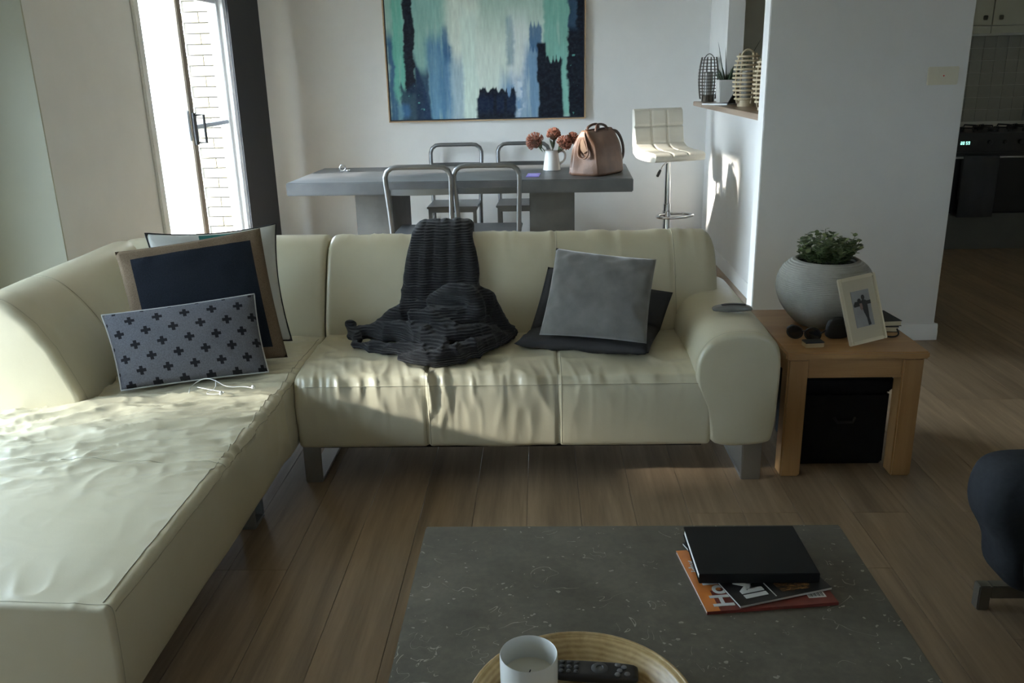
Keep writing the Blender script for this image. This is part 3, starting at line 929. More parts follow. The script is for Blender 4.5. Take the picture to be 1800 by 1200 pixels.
def leaf_geo(b, p, d, L, W, up):
    d = d.normalized(); s = d.cross(up)
    if s.length < 1e-4: s = d.cross(Vector((1, 0, 0)))
    s.normalize(); u = s.cross(d)
    q = [p, p + d * L * .35 + s * W * .45 + u * .001, p + d * L * .75 + s * W * .4, p + d * L, p + d * L * .75 - s * W * .4, p + d * L * .35 - s * W * .45 + u * .001, p + d * L * .5 + u * L * -.06]
    b.add(q, [(0, 1, 6), (1, 2, 6), (2, 3, 6), (3, 4, 6), (4, 5, 6), (5, 0, 6)])
rs = random.Random(5)
shr = thing('leafy_shrub', 'bushy green small-leaved shrub growing in the round planter', 'plant', (1.128, 3.345, TZ + .245))
stems = MB(); lv = [MB(), MB()]
for k in range(64):
    a = rs.uniform(0, 2 * PI); rr = math.sqrt(rs.random()) * .075
    lean = rs.uniform(.0, 1.05) if k > 10 else rs.uniform(0, .3)
    L = rs.uniform(.085, .138) * (1 - .30 * lean)
    p0 = Vector((rr * math.cos(a), rr * math.sin(a), 0))
    d = Vector((math.cos(a) * lean, math.sin(a) * lean, 1)).normalized()
    p1 = p0 + d * L
    stems.tube([p0, p0 + d * L * .5, p1], .0011, 4)
    for j in range(13):
        t = .18 + .82 * j / 12
        ang = j * 2.4 + a
        o_ = Vector((math.cos(ang), math.sin(ang), rs.uniform(.1, .8)))
        s = rs.uniform(.018, .028)
        leaf_geo(lv[0 if rs.random() < .65 else 1], p0 + d * L * t, o_, s, s * .85, Vector((0, 0, 1)))
stems.build('stem', LEAF, shr, ang=180)
setp(lv[0].build('foliage', LEAF, shr, ang=180), kind='stuff'); setp(lv[1].build('foliage', LEAFL, shr, ang=180), kind='stuff')

# silver photo frame leaning against the planter
SILV = mat('silver_frame', (.80, .74, .60), .28, .85, var=.05)
MATB = mat('cream_mount', (.66, .60, .45), .6, var=.03)
fr = thing('photo_frame', 'silver photo frame with a picture of two people, leaning on the planter', 'picture frame', (1.207, 3.055, TZ), R(22))
fw, fh, ft = .172, .250, .014
tilt = R(-19)
def frot(b, name, m, bevel=0.0, parent=None):
    o = b.build(name, m, parent or fr, bevel, rot=(0, 0, 0))
    return o
Mx = Matrix.Translation((0, 0, 0.010)) @ Matrix.Rotation(tilt, 4, 'X') @ Matrix.Rotation(R(-4), 4, 'Y')
def tf(o): o.matrix_local = Mx; return o
bd = .013
b = MB().box(-fw / 2, -fw / 2 + bd, -ft, 0, 0, fh).box(fw / 2 - bd, fw / 2, -ft, 0, 0, fh).box(-fw / 2 + bd, fw / 2 - bd, -ft, 0, 0, bd).box(-fw / 2 + bd, fw / 2 - bd, -ft, 0, fh - bd, fh)
tf(b.build('frame', SILV, fr, .003))
tf(MB().box(-fw / 2 + bd, fw / 2 - bd, -ft + .005, -.001, bd, fh - bd).build('mount', MATB, fr))
pw_, ph_ = .082, .135
pz = .060
pic = tf(MB().box(-pw_ / 2, pw_ / 2, -ft + .0035, -ft + .0055, pz, pz + ph_).build('photograph', mat('photo_grey', (.36, .36, .36), .35, var=.15, vscale=12), fr))
PB = mat('photo_black', (.03, .03, .032), .35); PW = mat('photo_pale', (.55, .53, .5), .35)
def flat(poly, y=-ft + .0030): 
    b = MB(); b.prism([(p[0], p[1] + pz) for p in poly], y - .0004, y + .0008, 1); return b
def disc(cx, cz, rx, rz, n=14): return [(cx + rx * math.cos(2 * PI * k / n), cz + rz * math.sin(2 * PI * k / n)) for k in range(n)]
flat([(-.038, .084), (-.03, .096), (-.002, .094), (.004, .100), (.016, .098), (.024, .093), (.041, .094), (.041, .080), (.024, .080), (.024, .058), (.022, .03), (.026, .004), (.014, .002), (.012, .03), (.003, .055), (-.002, .078), (-.036, .076)]).build('figure', PB, pic)
flat(disc(.009, .108, .0075, .0095)).build('figure', PB, pic)
flat(disc(-.010, .096, .008, .010)).build('figure', PB, pic)
flat([(-.012, .087), (.0, .087), (.001, .070), (-.004, .060), (-.010, .068)], -ft + .0025).build('figure', mat('photo_rose', (.30, .2, .18), .4), pic)
tf(MB().prism([(-.02, .005), (.02, .005), (.012, .15), (-.012, .15)], .001, .004, 1).build('easel_back', BLACKPL, fr))

# sunglasses, pouch, wooden card box, notebooks, cable
SGM = mat('black_acetate', (.010, .010, .011), .15); LENS = mat('dark_lens', (.008, .008, .01), .05, spec=.8)
sg = thing('sunglasses', 'black sunglasses folded open in front of the planter', 'sunglasses', (.99, 3.115, TZ), R(-30))
for s in (-1, 1):
    c = (s * .033, 0, .030)
    ring = [(c[0] + .029 * math.cos(a), 0, c[2] + .024 * math.sin(a)) for a in np.linspace(0, 2 * PI, 25)[:-1]]
    MB().tube(ring, .0035, 6, closed=True).build('rim', SGM, sg, ang=180)
    MB().prism([(c[0] + .028 * math.cos(a), c[2] + .023 * math.sin(a)) for a in np.linspace(0, 2 * PI, 25)[:-1]], -.001, .001, 1).build('lens', LENS, sg)
    MB().tube(spline([(s * .062, 0, .038), (s * .066, .02, .038), (s * .066, .10, .030), (s * .062, .14, .006)], 20), .0032, 6).build('temple', SGM, sg, ang=180)
MB().tube([(-.006, -.001, .036), (0, -.002, .040), (.006, -.001, .036)], .003, 6).build('bridge', SGM, sg, ang=180)
po = thing('pouch', 'black soft pouch tucked behind the silver photo frame', 'pouch', (1.125, 3.14, TZ), R(8))
Loft([(-.048, .0), (-.05, .04), (-.038, .078), (0, .086), (.036, .076), (.05, .04), (.048, .0)], -.012, .012, 6, 40, 1, .010, .010, 2).mb().build('body', mat('black_leather', (.014, .013, .013), .5, bump=.2, bscale=300), po, ang=180)
MB().tube([(-.045, -.0145, .056), (0, -.0165, .060), (.045, -.0145, .056)], .0016, 5).build('zip', mat('dark_zip', (.05, .05, .05), .4, .8), po)
cb_ = thing('card_box', 'small pale wooden card box lying at the foot of the planter', 'box', (1.005, 3.047, TZ), R(6))
MB().box(-.035, .035, -.02, .02, 0, .016).build('tray', wood('pale_wood', (.42, .30, .15), (.6, .46, .26), 0), cb_, .002)
MB().box(-.036, .036, -.021, .021, .0165, .022).build('lid', BLACKPL, cb_, .002)
for i, (lab, zz, rz, cm) in enumerate((('lower of two small black-covered notebooks behind the photo frame', 0, -4, (.02, .018, .015)), ('upper of two small black-covered notebooks behind the photo frame', .0225, 5, (.03, .028, .022)))):
    nb = thing('notebook', lab, 'book', (1.338, 3.285, TZ + zz), R(rz), 'notebooks on the side table')
    cm_ = mat('notebook_cover_%d' % i, cm, .6)
    MB().box(-.05, .05, -.075, .075, 0, .002).box(-.05, .05, -.075, .075, .020, .022).box(-.05, -.047, -.075, .075, .002, .020).build('cover', cm_, nb)
    MB().box(-.047, .048, -.073, .073, .0025, .0195).build('pages', mat('page_edges', (.62, .55, .38), .8), nb)
MB().tube(spline([(1.30, 3.155, TZ + .003), (1.335, 3.135, TZ + .003), (1.362, 3.15, TZ + .008), (1.366, 3.185, TZ + .02)], 24), .003, 6).build('charging_cable', BLACKPL, None, ang=180)
setp(bpy.data.objects['charging_cable'], 'short black cable curling beside the notebooks on the side table', 'cable')

# ================================================================== coffee table and what is on it
def stone_mat():
    m, n, p = new_mat('dark_fossil_stone')
    v = n.coords('Object')
    a = n.noise(v, 5, 6, .65); b_ = n.noise(v, 60, 4, .6)
    base = n.ramp(n.m('ADD', n.m('MULTIPLY', a, .7), n.m('MULTIPLY', b_, .3)), [(.3, (.055, .049, .036)), (.52, (.108, .098, .074)), (.75, (.18, .163, .122))])
    def vein(sc, sc2, wd, thr, seed):
        v2 = n.coords('Object', (1, 1, 1), (0, 0, seed))
        q = n.noise(v2, sc, 2, .5, 1.5)
        band = n.m('LESS_THAN', n.m('ABSOLUTE', n.m('SUBTRACT', q, .5)), wd)
        msk = n.m('GREATER_THAN', n.noise(v2, sc2, 2), thr)
        return n.m('MULTIPLY', band, msk)
    vn_ = n.m('MAXIMUM', n.m('MAXIMUM', vein(5, 8, .0022, .56, .4), vein(13, 12, .0045, .62, 1.7)), vein(24, 16, .010, .68, 2.9))
    speck = n.m('MULTIPLY', n.m('GREATER_THAN', n.noise(v, 70, 1), .735), n.m('GREATER_THAN', n.noise(v, 7, 2), .5))
    f = n.m('MULTIPLY', n.m('MAXIMUM', vn_, speck), n.m('ADD', .25, n.m('MULTIPLY', n.noise(v, 40, 3), .8)))
    n.link(n.mix(f, base, (.42, .40, .33, 1)), p.inputs['Base Color'])
    n.link(n.m('ADD', .36, n.m('MULTIPLY', b_, .22)), p.inputs['Roughness'])
    n.link(n.bump(b_, .08, .003), p.inputs['Normal'])
    return m
STONE = stone_mat()
CT = thing('coffee_table', 'low dark grey stone coffee table in front of the sofa', 'table', (.222, 1.42, 0))
CZ = .38
MB().box(-.306, .752, .90, 1.956, CZ - .055, CZ).build('stone_top', STONE, CT, .004, world=True)
CHD = mat('dark_table_base', (.03, .026, .022), .5)
for (x0, y0) in ((-.16, 1.04), (.52, 1.04), (-.16, 1.72), (.52, 1.72)):
    MB().box(x0, x0 + .09, y0, y0 + .09, 0, CZ - .10).build('leg', CHD, CT, .004, world=True)
MB().box(-.17, .62, 1.03, 1.82, CZ - .10, CZ - .0555).build('under_frame', CHD, CT, .004, world=True)

ORG = mat('orange_cover', (.62, .20, .045), .3, var=.12, vscale=20); MAR = mat('maroon_cover', (.17, .03, .02), .3, var=.3, vscale=14)
PAGE = mat('magazine_pages', (.55, .53, .48), .8); WPR = mat('white_print', (.60, .60, .58), .35); BKC = mat('black_cover', (.012, .012, .013), .35)
# magazine with orange cover
def local_quad(p0, p1):   # angle of the bottom edge
    return math.atan2(p1[1] - p0[1], p1[0] - p0[0])
a0 = local_quad((.346, 1.577), (.634, 1.611))
mg = thing('magazine', 'orange and maroon magazine with white title under the black magazine', 'magazine', (.346, 1.577, CZ), a0)
mw, mh, mt = .292, .245, .007
MB().box(.001, mw - .001, .001, mh - .001, .0008, mt - .0008).build('pages', PAGE, mg)
MB().box(0, mw, 0, mh, mt - .0008, mt).box(0, mw, 0, mh, 0, .0008).box(0, mw, -.0004, .0004, 0, mt).build('cover', MAR, mg)
MB().box(.0, .030, .0005, mh, mt, mt + .0003).build('cover_band', ORG, mg)
MB().box(.030, .055, .075, mh, mt, mt + .0003).build('cover_band', ORG, mg)
link_mesh('title', text_mesh('Holi', .064, .0014), WPR, mg, (.066, .012, mt + .0008), (0, 0, R(90)))
MB().box(.235, .275, .022, .046, mt, mt + .0004).build('barcode_label', WPR, mg)
bb = MB()
for k in range(12): bb.box(.238 + k * .0028, .238 + k * .0028 + (.0008 + .0006 * (k % 3)), .026, .043, mt + .0004, mt + .0006)
bb.build('barcode', BKC, mg)
link_mesh('subtitle', text_mesh('iday', .03, .0006), WPR, mg, (.030, .150, mt + .0008), (0, 0, R(90)))
# black magazine with IM lettering
a1 = local_quad((.419, 1.583), (.631, 1.651))
m2 = thing('magazine', 'black magazine with big white letters and a flame picture under the notebook', 'magazine', (.419, 1.588, CZ + .0078), a1)
mt2 = .006
MB().box(.001, .226, .001, .27, .0007, mt2 - .0007).build('pages', PAGE, m2)
MB().box(0, .227, -.0002, .271, mt2 - .0007, mt2).box(0, .227, 0, .271, 0, .0007).build('cover', BKC, m2)
MB().box(0, .227, -.0006, .0003, 0.0007, mt2 - .0007).build('spine', mat('pale_spine', (.45, .43, .38), .6), m2)
link_mesh('title', text_mesh('IMP', .072, .0030), WPR, m2, (.078, .016, mt2 + .0008), (0, 0, R(90)))
MB().box(.092, .0945, .008, .10, mt2, mt2 + .0004).build('cover_line', WPR, m2)
def flame_mat():
    m, n, p = new_mat('flame_print')
    v = n.coords('Object', (1, 3, 1))
    a = n.noise(v, 55, 5, .7, 1.5)
    n.link(n.ramp(a, [(.42, (.015, .012, .012)), (.55, (.16, .07, .02)), (.66, (.42, .24, .08)), (.78, (.6, .5, .35))]), p.inputs['Base Color'])
    p.inputs['Roughness'].default_value = .35
    return m
MB().prism([(.115, .02), (.18, .012), (.20, .05), (.17, .085), (.13, .08), (.112, .05)], mt2, mt2 + .0004, 2).build('cover_picture', flame_mat(), m2)
# black notebook / hard-cover book on top
bk = thing('hardcover_book', 'plain black hardcover book lying on top of two magazines', 'book', (.345, 1.672, CZ + .0150), R(0.5))
bw_, bh_, bt_ = .268, .208, .024
b = MB().box(0, bw_, 0, bh_, 0, .003).box(0, bw_, 0, bh_, bt_ - .003, bt_)
b.box(0, bw_, -.002, .003, 0, bt_)
b.build('cover', mat('matt_black_cover', (.006, .006, .006), .6, var=.15, spec=.25), bk, .0015)
MB().box(.003, bw_ - .003, .0035, bh_ - .004, .0035, bt_ - .0035).build('pages', mat('book_pages', (.75, .74, .70), .8), bk)

# round bamboo tray with candle glass and remote
def bamboo_mat():
    m, n, p = new_mat('coiled_bamboo')
    v = n.coords('Object')
    ln = n.node('ShaderNodeVectorMath', operation='LENGTH')
    mp = n.node('ShaderNodeMapping'); mp.inputs['Scale'].default_value = (1, 1, .6)
    n.link(v, mp.inputs[0]); n.link(mp.outputs[0], ln.inputs[0])
    nz = n.noise(v, 18, 3)
    k = n.m('ADD', n.m('MULTIPLY', ln.outputs['Value'], 900), n.m('MULTIPLY', nz, 5))
    rg = n.m('MULTIPLY_ADD', n.m('SINE', k), .5, .5)
    g = n.m('ADD', n.m('MULTIPLY', rg, .22), n.m('MULTIPLY', n.noise(v, 30, 4, .6, .5), .78))
    n.link(n.ramp(g, [(.25, (.36, .23, .09)), (.6, (.58, .42, .20)), (.85, (.68, .53, .29))]), p.inputs['Base Color'])
    p.inputs['Roughness'].default_value = .32
    n.link(n.bump(rg, .12, .002), p.inputs['Normal'])
    return m
TRX, TRY = .062, 1.245
tr = thing('bamboo_tray', 'round coiled bamboo tray on the stone coffee table', 'tray', (TRX, TRY, CZ))
BAM = bamboo_mat()
prof = [(.0, .004), (.14, .004), (.165, .010), (.182, .030), (.193, .046), (.200, .050), (.207, .047), (.205, .040), (.195, .022), (.180, .004), (.165, .0), (.0, .0)]
MB().lathe([tuple(q) for q in resample(chaikin(prof, 2, False), 60, False)], 72).build('bowl', BAM, tr, ang=180)
MB().tube([(.2025 * math.cos(a), .2025 * math.sin(a), .0495) for a in np.linspace(0, 2 * PI, 73)[:-1]], .0035, 6, closed=True).build('rim', BAM, tr, ang=180)
cg = thing('candle_glass', 'white frosted candle glass standing in the bamboo tray', 'candle', (-.031, 1.300, CZ + .006))
FROST = mat('frosted_white_glass', (.74, .74, .70), .25, var=.02)
MB().lathe([(.0, 0), (.045, 0), (.050, .004), (.0525, .02), (.0525, .108), (.0515, .110), (.050, .108), (.0495, .07), (.049, .040), (.0, .040)], 48).build('glass', FROST, cg, ang=50)
MB().lathe([(.0, .062), (.046, .062), (.0485, .064), (.0485, .042)], 40).build('wax', mat('cream_wax', (.70, .67, .57), .5, var=.02), cg)
MB().tube([(0, 0, .060), (.001, 0, .068), (.003, 0, .074)], .0012, 5).build('wick', BLACKPL, cg)
rc = thing('television_remote', 'long black television remote lying in the bamboo tray', 'remote', (.088, 1.362, CZ + .017), R(-5))
Loft([(-.085, 0), (-.088, .010), (-.080, .018), (.080, .018), (.088, .010), (.085, 0)], -.024, .024, 6, 60, 1, .008, .008, 2).mb().build('body', BLACKPL, rc, ang=60)
KEY = mat('grey_keys', (.055, .058, .062), .4); KEYL = mat('pale_keys', (.14, .14, .145), .4)
kp = MB().lathe([(.0045, 0), (.0045, .002), (.003, .0028), (0, .003)], 10).mesh('button'); kp.materials.append(KEY)
kl = MB().lathe([(.0055, 0), (.0055, .002), (.004, .003), (0, .003)], 10).mesh('button'); kl.materials.append(KEYL)
for i in range(3):
    for j in range(4):
        link_mesh('button', kp, KEY, rc, (-.072 + j * .014, -.013 + i * .013, .0172))
for (x_, y_) in ((.048, .012), (.060, .006), (.052, -.004), (.066, -.012), (.048, -.015)):
    link_mesh('button', kl, KEYL, rc, (x_, y_, .0172))
MB().lathe([(.016, 0), (.016, .0015), (.013, .003), (.007, .003), (.006, .0018), (0, .0018)], 24).build('dial', KEY, rc, loc=(.014, 0, .0172))

# ================================================================== blue-grey armchair at the right
AM = mat('slate_blue_fabric', (.032, .035, .040), .9, var=.15, vscale=60, bump=.25, bscale=500, spec=.2)
AC = thing('armchair', 'slate blue upholstered armchair on flat metal feet', 'armchair', (1.6, 1.85, 0))
side_prof = [(1.185, .475), (1.165, .43), (1.160, .375), (1.172, .325), (1.205, .275), (1.222, .235), (1.225, .185), (1.245, .145), (1.285, .115), (1.36, .10), (1.95, .10), (2.0, .16), (2.02, .48), (1.98, .52), (1.6, .505), (1.32, .497), (1.23, .495)]
for y0, sh in ((2.02, 0), (1.28, .16)):
    Loft([(a + sh, c) for a, c in side_prof], y0, y0 + .16, 8, 120, 1, .045, .045, 2).mb().build('arm', AM, AC, world=True, ang=180)
Loft([(1.27, .16), (1.255, .25), (1.26, .36), (1.30, .41), (1.4, .42), (1.85, .40), (1.9, .3), (1.9, .15)], 1.435, 2.025, 14, 90, 1, .03, .03, 2).mb().build('seat', AM, AC, world=True, ang=180)
Loft([(1.78, .2), (1.80, .45), (1.88, .72), (1.94, .78), (2.02, .76), (2.05, .6), (2.03, .15)], 1.32, 2.14, 16, 80, 1, .06, .06, 2).mb().build('backrest', AM, AC, world=True, ang=180)
for y0 in (2.13, 1.33):
    b = MB().box(1.232, 1.266, y0, y0 + .035, 0, .078).box(1.266, 1.90, y0, y0 + .035, .038, .078).box(1.86, 1.90, y0, y0 + .035, 0, .038)
    b.build('foot', mat('dark_nickel', (.24, .23, .205), .35, .8), AC, .003, world=True)

# ================================================================== dining area
CONC = mat('grey_concrete', (.085, .087, .088), .42, var=.22, vscale=5, bump=.06, bscale=40)
CONCD = mat('grey_concrete_base', (.095, .092, .083), .6, var=.2, vscale=6, bump=.06, bscale=40)
DT = thing('dining_table', 'long grey concrete slab dining table on two block pedestals', 'table', (-.53, 6.2, 0))
DZ = .80
# slightly turned slab as in the photograph
def rotpts(b, ang, c):
    ca, sa = math.cos(ang), math.sin(ang)
    b.v = [(c[0] + (x - c[0]) * ca - (y - c[1]) * sa, c[1] + (x - c[0]) * sa + (y - c[1]) * ca, z) for (x, y, z) in b.v]
    return b
DA = R(-2.3); DC = (-.54, 6.24)
rotpts(MB().box(-1.72, .64, 5.79, 6.74, DZ - .088, DZ), DA, DC).build('slab', CONC, DT, .006, world=True)
for (x0, x1) in ((-1.28, -1.02), (-.06, .25)):
    rotpts(MB().box(x0, x1, 5.92, 6.60, 0, DZ - .088), DA, DC).build('pedestal', CONCD, DT, .006, world=True)

GUN = mat('gunmetal', (.20, .205, .21), .36, .75, var=.06)
def make_chair():
    c = thing('metal_dining_chair', 'gunmetal dining chair with looped back', 'chair')
    # local: sits facing +Y, back at y = 0
    w = .215; n_ = 10
    pts = [(-.195, -.005, 0), (-.198, .03, .25), (-.20, .045, .45), (-.205, .02, .62), (-w, -.02, .84)]
    arc = [(-w + .07 - .07 * math.cos(a), -.022 - .004 * math.sin(a), .85 + .07 * math.sin(a)) for a in np.linspace(0, PI / 2, 8)]
    pts = pts + arc + [(-p[0], p[1], p[2]) for p in reversed(arc)] + [(-p[0], p[1], p[2]) for p in reversed(pts)]
    MB().tube(resample(np.array(pts), 60, False), .0165, 10).build('back_loop', GUN, c, ang=180)
    b = MB()
    cs = [(x_, .012 + .018 * (1 - (x_ / .2) ** 2) * -1 + .005) for x_ in np.linspace(-.2, .2, 11)]
    V = []; 
    for (x_, y_) in cs:
        for (dy, z_) in ((-.006, .735), (.006, .735), (.006, .775), (-.006, .775)): V.append((x_, y_ - .012, z_))
    F = []
    for i in range(10):
        for k in range(4): F.append((i * 4 + k, i * 4 + (k + 1) % 4, i * 4 + 4 + (k + 1) % 4, i * 4 + 4 + k))
    F += [(0, 1, 2, 3), (40, 41, 42, 43)]
    b.add(V, F).build('back_rail', GUN, c, ang=50)
    MB().box(-.205, .205, .03, .43, .452, .47).build('seat', GUN, c, .004)
    MB().box(-.19, .19, .40, .415, .42, .452).box(-.19, -.175, .06, .40, .42, .452).box(.175, .19, .06, .40, .42, .452).build('seat_frame', GUN, c, .002)
    for s in (-1, 1):
        MB().box(s * .18 - .014, s * .18 + .014, .385, .413, 0, .452).build('leg', GUN, c, .003)
    MB().tube([(-.18, .395, .18), (.18, .395, .18)], .009, 8).build('stretcher', GUN, c, ang=180)
    return c
chair = make_chair()
spots = [(-.79, 5.60, R(-1), 'gunmetal dining chair pushed under the sofa side of the table, nearer the sliding glass door'),
         (-.345, 5.62, R(-2), 'gunmetal dining chair pushed under the sofa side of the table, nearer the handbag'),
         (-.70, 7.27, R(179), 'gunmetal dining chair on the painting side of the table, farther from the flowers'),
         (-.135, 7.27, R(178), 'gunmetal dining chair on the painting side of the table, behind the flowers')]
for i, (x_, y_, a_, lab) in enumerate(spots):
    o = chair if i == 0 else copy_tree(chair)
    o.location = (x_, y_, 0); o.rotation_euler = (0, 0, a_)
    o['label'] = lab; o['group'] = 'metal chairs round the dining table'

# jug with pincushion flowers
CER = mat('white_ceramic', (.74, .74, .71), .25, var=.02)
JX, JY = .089, 6.33
jg = thing('ceramic_jug', 'small white ceramic jug holding flowers on the dining table', 'jug', (JX, JY, DZ))
pr = [(0, 0), (.058, 0), (.064, .004), (.061, .03), (.052, .09), (.048, .125), (.052, .140), (.0545, .145), (.050, .140), (.045, .12), (.045, .05), (0, .04)]
MB().lathe(pr, 36).build('body', CER, jg, ang=50)
MB().tube(spline([(.046, 0, .130), (.078, 0, .142), (.100, 0, .115), (.094, 0, .07), (.056, 0, .045)], 24), .0075, 8).build('handle', CER, jg, ang=180)
STEMG = mat('flower_stem', (.10, .14, .05), .7); FLR = mat('russet_bloom', (.33, .135, .09), .8, var=.4, vscale=60); FLC = mat('dark_bloom_core', (.10, .05, .03), .8); GRN = mat('grey_green_leaf', (.13, .17, .10), .6, var=.2)
rf = random.Random(11)
def bloom(lab, head, r, foot):
    t_ = thing('pincushion_flower', lab, 'flower', (JX + foot[0], JY + foot[1], DZ + .06), 0, 'flowers in the white jug')
    h_ = Vector(head); f_ = Vector((foot[0], foot[1], .0)); org = f_
    hl = h_ - Vector((foot[0], foot[1], .06))
    MB().tube(spline([(0, 0, 0), tuple(Vector((hl.x * .35, hl.y * .35, hl.z * .6))), tuple(hl)], 14), .0032, 6).build('stem', STEMG, t_, ang=180)
    ax = (hl - Vector((hl.x * .3, hl.y * .3, hl.z * .5))).normalized()
    core = MB()
    rot = ax.to_track_quat('Z', 'Y').to_matrix()
    core.lathe([(.001, -r * .75), (r * .5, -r * .55), (r * .75, 0), (r * .6, r * .5), (r * .2, r * .78), (.001, r * .8)], 16)
    core.v = [tuple(hl + rot @ Vector(q)) for q in core.v]
    core.build('core', FLC, t_, ang=180)
    sp = MB()
    for k in range(240):
        z_ = rf.uniform(-.45, 1); a_ = rf.uniform(0, 2 * PI); q = math.sqrt(max(0, 1 - z_ * z_))
        d = rot @ Vector((q * math.cos(a_), q * math.sin(a_), z_))
        d2 = (d + ax * .35).normalized()
        p0 = hl + d * r * .6; p1 = hl + d * r * .9 + ax * r * .1; p2 = p1 + d2 * r * .25
        sp.tube([p0, p1, p2], [.0016, .0020, .0026], 3, cap=True)
    setp(sp.build('petals', FLR, t_, ang=180), kind='stuff')
    lf = MB()
    for k in range(9):
        a_ = rf.uniform(0, 2 * PI)
        d = (hl.normalized() * .8 + Vector((math.cos(a_), math.sin(a_), .2)) * .5)
        leaf_geo(lf, hl * rf.uniform(.45, .9), d, .07, .016, Vector((0, 0, 1)))
    lf.build('leaf', GRN, t_, ang=180)
bloom('largest russet pincushion flower leaning away from the handbag', (-.115, -.03, .205), .060, (-.015, -.005))
bloom('tallest upright russet pincushion flower in the white jug', (.015, .03, .245), .047, (.004, .008))
bloom('russet pincushion flower low over the jug handle', (.085, -.05, .190), .050, (.012, -.008))
bloom('smallest russet pincushion flower nearest the handbag', (.150, .06, .215), .043, (.014, .008))

# tan leather handbag
BAG = mat('tan_leather', (.155, .080, .048), .48, var=.25, vscale=8, bump=.25, bscale=120)
BAGD = mat('dark_brown_leather', (.055, .028, .018), .5, var=.2); GOLD = mat('gold_metal', (.7, .52, .25), .25, 1)
hb = thing('handbag', 'slouchy tan leather handbag with dark handles on the dining table', 'handbag', (.40, 6.09, DZ), R(58))
rings = []
N_ = 48
for i, t_ in enumerate(np.linspace(0, 1, 26)):
    Lx = .200 - .012 * t_ ** 2 + .010 * math.sin(t_ * PI) - .05 * max(0, t_ - .85); Wy = .138 - .055 * t_ - .050 * max(0, (t_ - .55) / .45) ** 2
    if t_ < .03: Lx -= .012; Wy -= .012
    z_ = .298 * t_
    ring = []
    for k in range(N_):
        a = 2 * PI * k / N_
        e = .38
        cx = math.copysign(abs(math.cos(a)) ** e, math.cos(a)); sy = math.copysign(abs(math.sin(a)) ** e, math.sin(a))
        fold = .010 * (float(ridge(a * 2.2 + t_, t_ * 2.4, 81)) - .4) + .006 * (float(ridge(a * 5, t_ * 4 + a, 83)) - .4)
        px, py = cx * Lx, sy * Wy
        if abs(cx) > .93: px -= math.copysign(.030 * math.sin(min(1, t_ * 1.15) * PI) * (1 - (abs(sy)) ** 2), cx)
        ring.append((px * (1 + fold * 1.6), py * (1 + fold * 3), z_ + (.006 * math.cos(2 * a) * t_)))
    rings.append(ring)
b = MB(); V = [p for r_ in rings for p in r_]; F = []
for i in range(25):
    for k in range(N_):
        F.append((i * N_ + k, i * N_ + (k + 1) % N_, (i + 1) * N_ + (k + 1) % N_, (i + 1) * N_ + k))
F += [tuple(range(N_)), tuple(25 * N_ + k for k in range(N_))]
b.add(V, F).build('body', BAG, hb, ang=180)
MB().tube([(x_, y_, .302) for (x_, y_) in ((-.16, 0), (-.08, .004), (0, -.003), (.08, .003), (.16, 0))], .008, 8, flat=(1.6, .6)).build('zip_top', BAGD, hb, ang=180)
for s in (-1, 1):
    MB().tube(spline([(-.085, s * .030, .255), (-.08, s * .036, .315), (-.03, s * .020, .335), (.04, s * .018, .333), (.085, s * .035, .312), (.088, s * .030, .25)], 40), .009, 8).build('handle', BAGD, hb, ang=180)
    for x_ in (-.086, .086):
        MB().lathe([(.011, 0), (.011, .004), (.005, .006), (0, .006)], 12).build('stud', GOLD, hb, loc=(x_, s * .068, .23), rot=(R(-90) * s, 0, 0))
MB().tube(spline([(.150, -.03, .285), (.215, -.05, .275), (.262, -.07, .19), (.255, -.08, .10), (.205, -.07, .06)], 30), .010, 6, flat=(.5, 1.2)).build('side_strap', BAGD, hb, ang=180)
MB().tube(spline([(-.155, 0, .30), (-.195, -.01, .27), (-.20, -.035, .20), (-.205, -.05, .145), (-.215, -.02, .115), (-.205, .03, .13), (-.19, .035, .19), (-.178, .02, .25)], 40), .011, 6, flat=(.5, 1.4)).build('shoulder_strap', BAG, hb, ang=180)
MB().tube([(-.178 + .0, -.02 + .018 * math.cos(a), .262 + .020 * math.sin(a)) for a in np.linspace(0, 2 * PI, 21)[:-1]], .003, 6, closed=True).build('ring_buckle', GOLD, hb, ang=180)
MB().prism([(-.03, .17), (.0, .245), (.03, .235), (.025, .175), (.0, .15)], -.192, -.186, 0).build('tag', mat('gold_tan_leather', (.17, .095, .045), .5), hb, .001)

# little things on the dining table
cs = thing('card', 'small violet card lying on the dining table', 'card', (-.045, 6.03, DZ), R(-4))
MB().box(-.045, .045, -.10, .10, 0, .004).build('card_face', mat('violet_print', (.30, .24, .72), .35, var=.2, vscale=12), cs, .001)
MB().box(-.028, .030, -.045, .05, .004, .0045).build('card_print', mat('pale_violet_print', (.42, .38, .85), .35), cs)
kr = thing('finger_rings', 'shiny metal ring trinket lying at the bare end of the dining table', 'trinket', (-1.50, 6.55, DZ))
MB().tube([(.022 * math.cos(a), .0, .024 + .022 * math.sin(a)) for a in np.linspace(0, 2 * PI, 25)[:-1]], .004, 8, closed=True).build('ring', CHROME, kr, ang=180)
MB().tube([(.045 + .018 * math.cos(a), -.01 + .018 * math.sin(a), .005) for a in np.linspace(0, 2 * PI, 25)[:-1]], .0045, 8, closed=True).build('ring', CHROME, kr, ang=180)
cl = thing('spectacle_case', 'small black case lying on the dining table behind the violet card', 'case', (-.26, 6.62, DZ), R(5))
Loft([(-.05, 0), (-.052, .010), (-.03, .018), (.03, .018), (.052, .010), (.05, 0)], -.025, .025, 5, 32, 1, .010, .010, 2).mb().build('body', BLACKPL, cl, ang=180)
MB().box(-.01, .01, -.0265, -.0245, .004, .012).build('clasp', CHROME, cl)

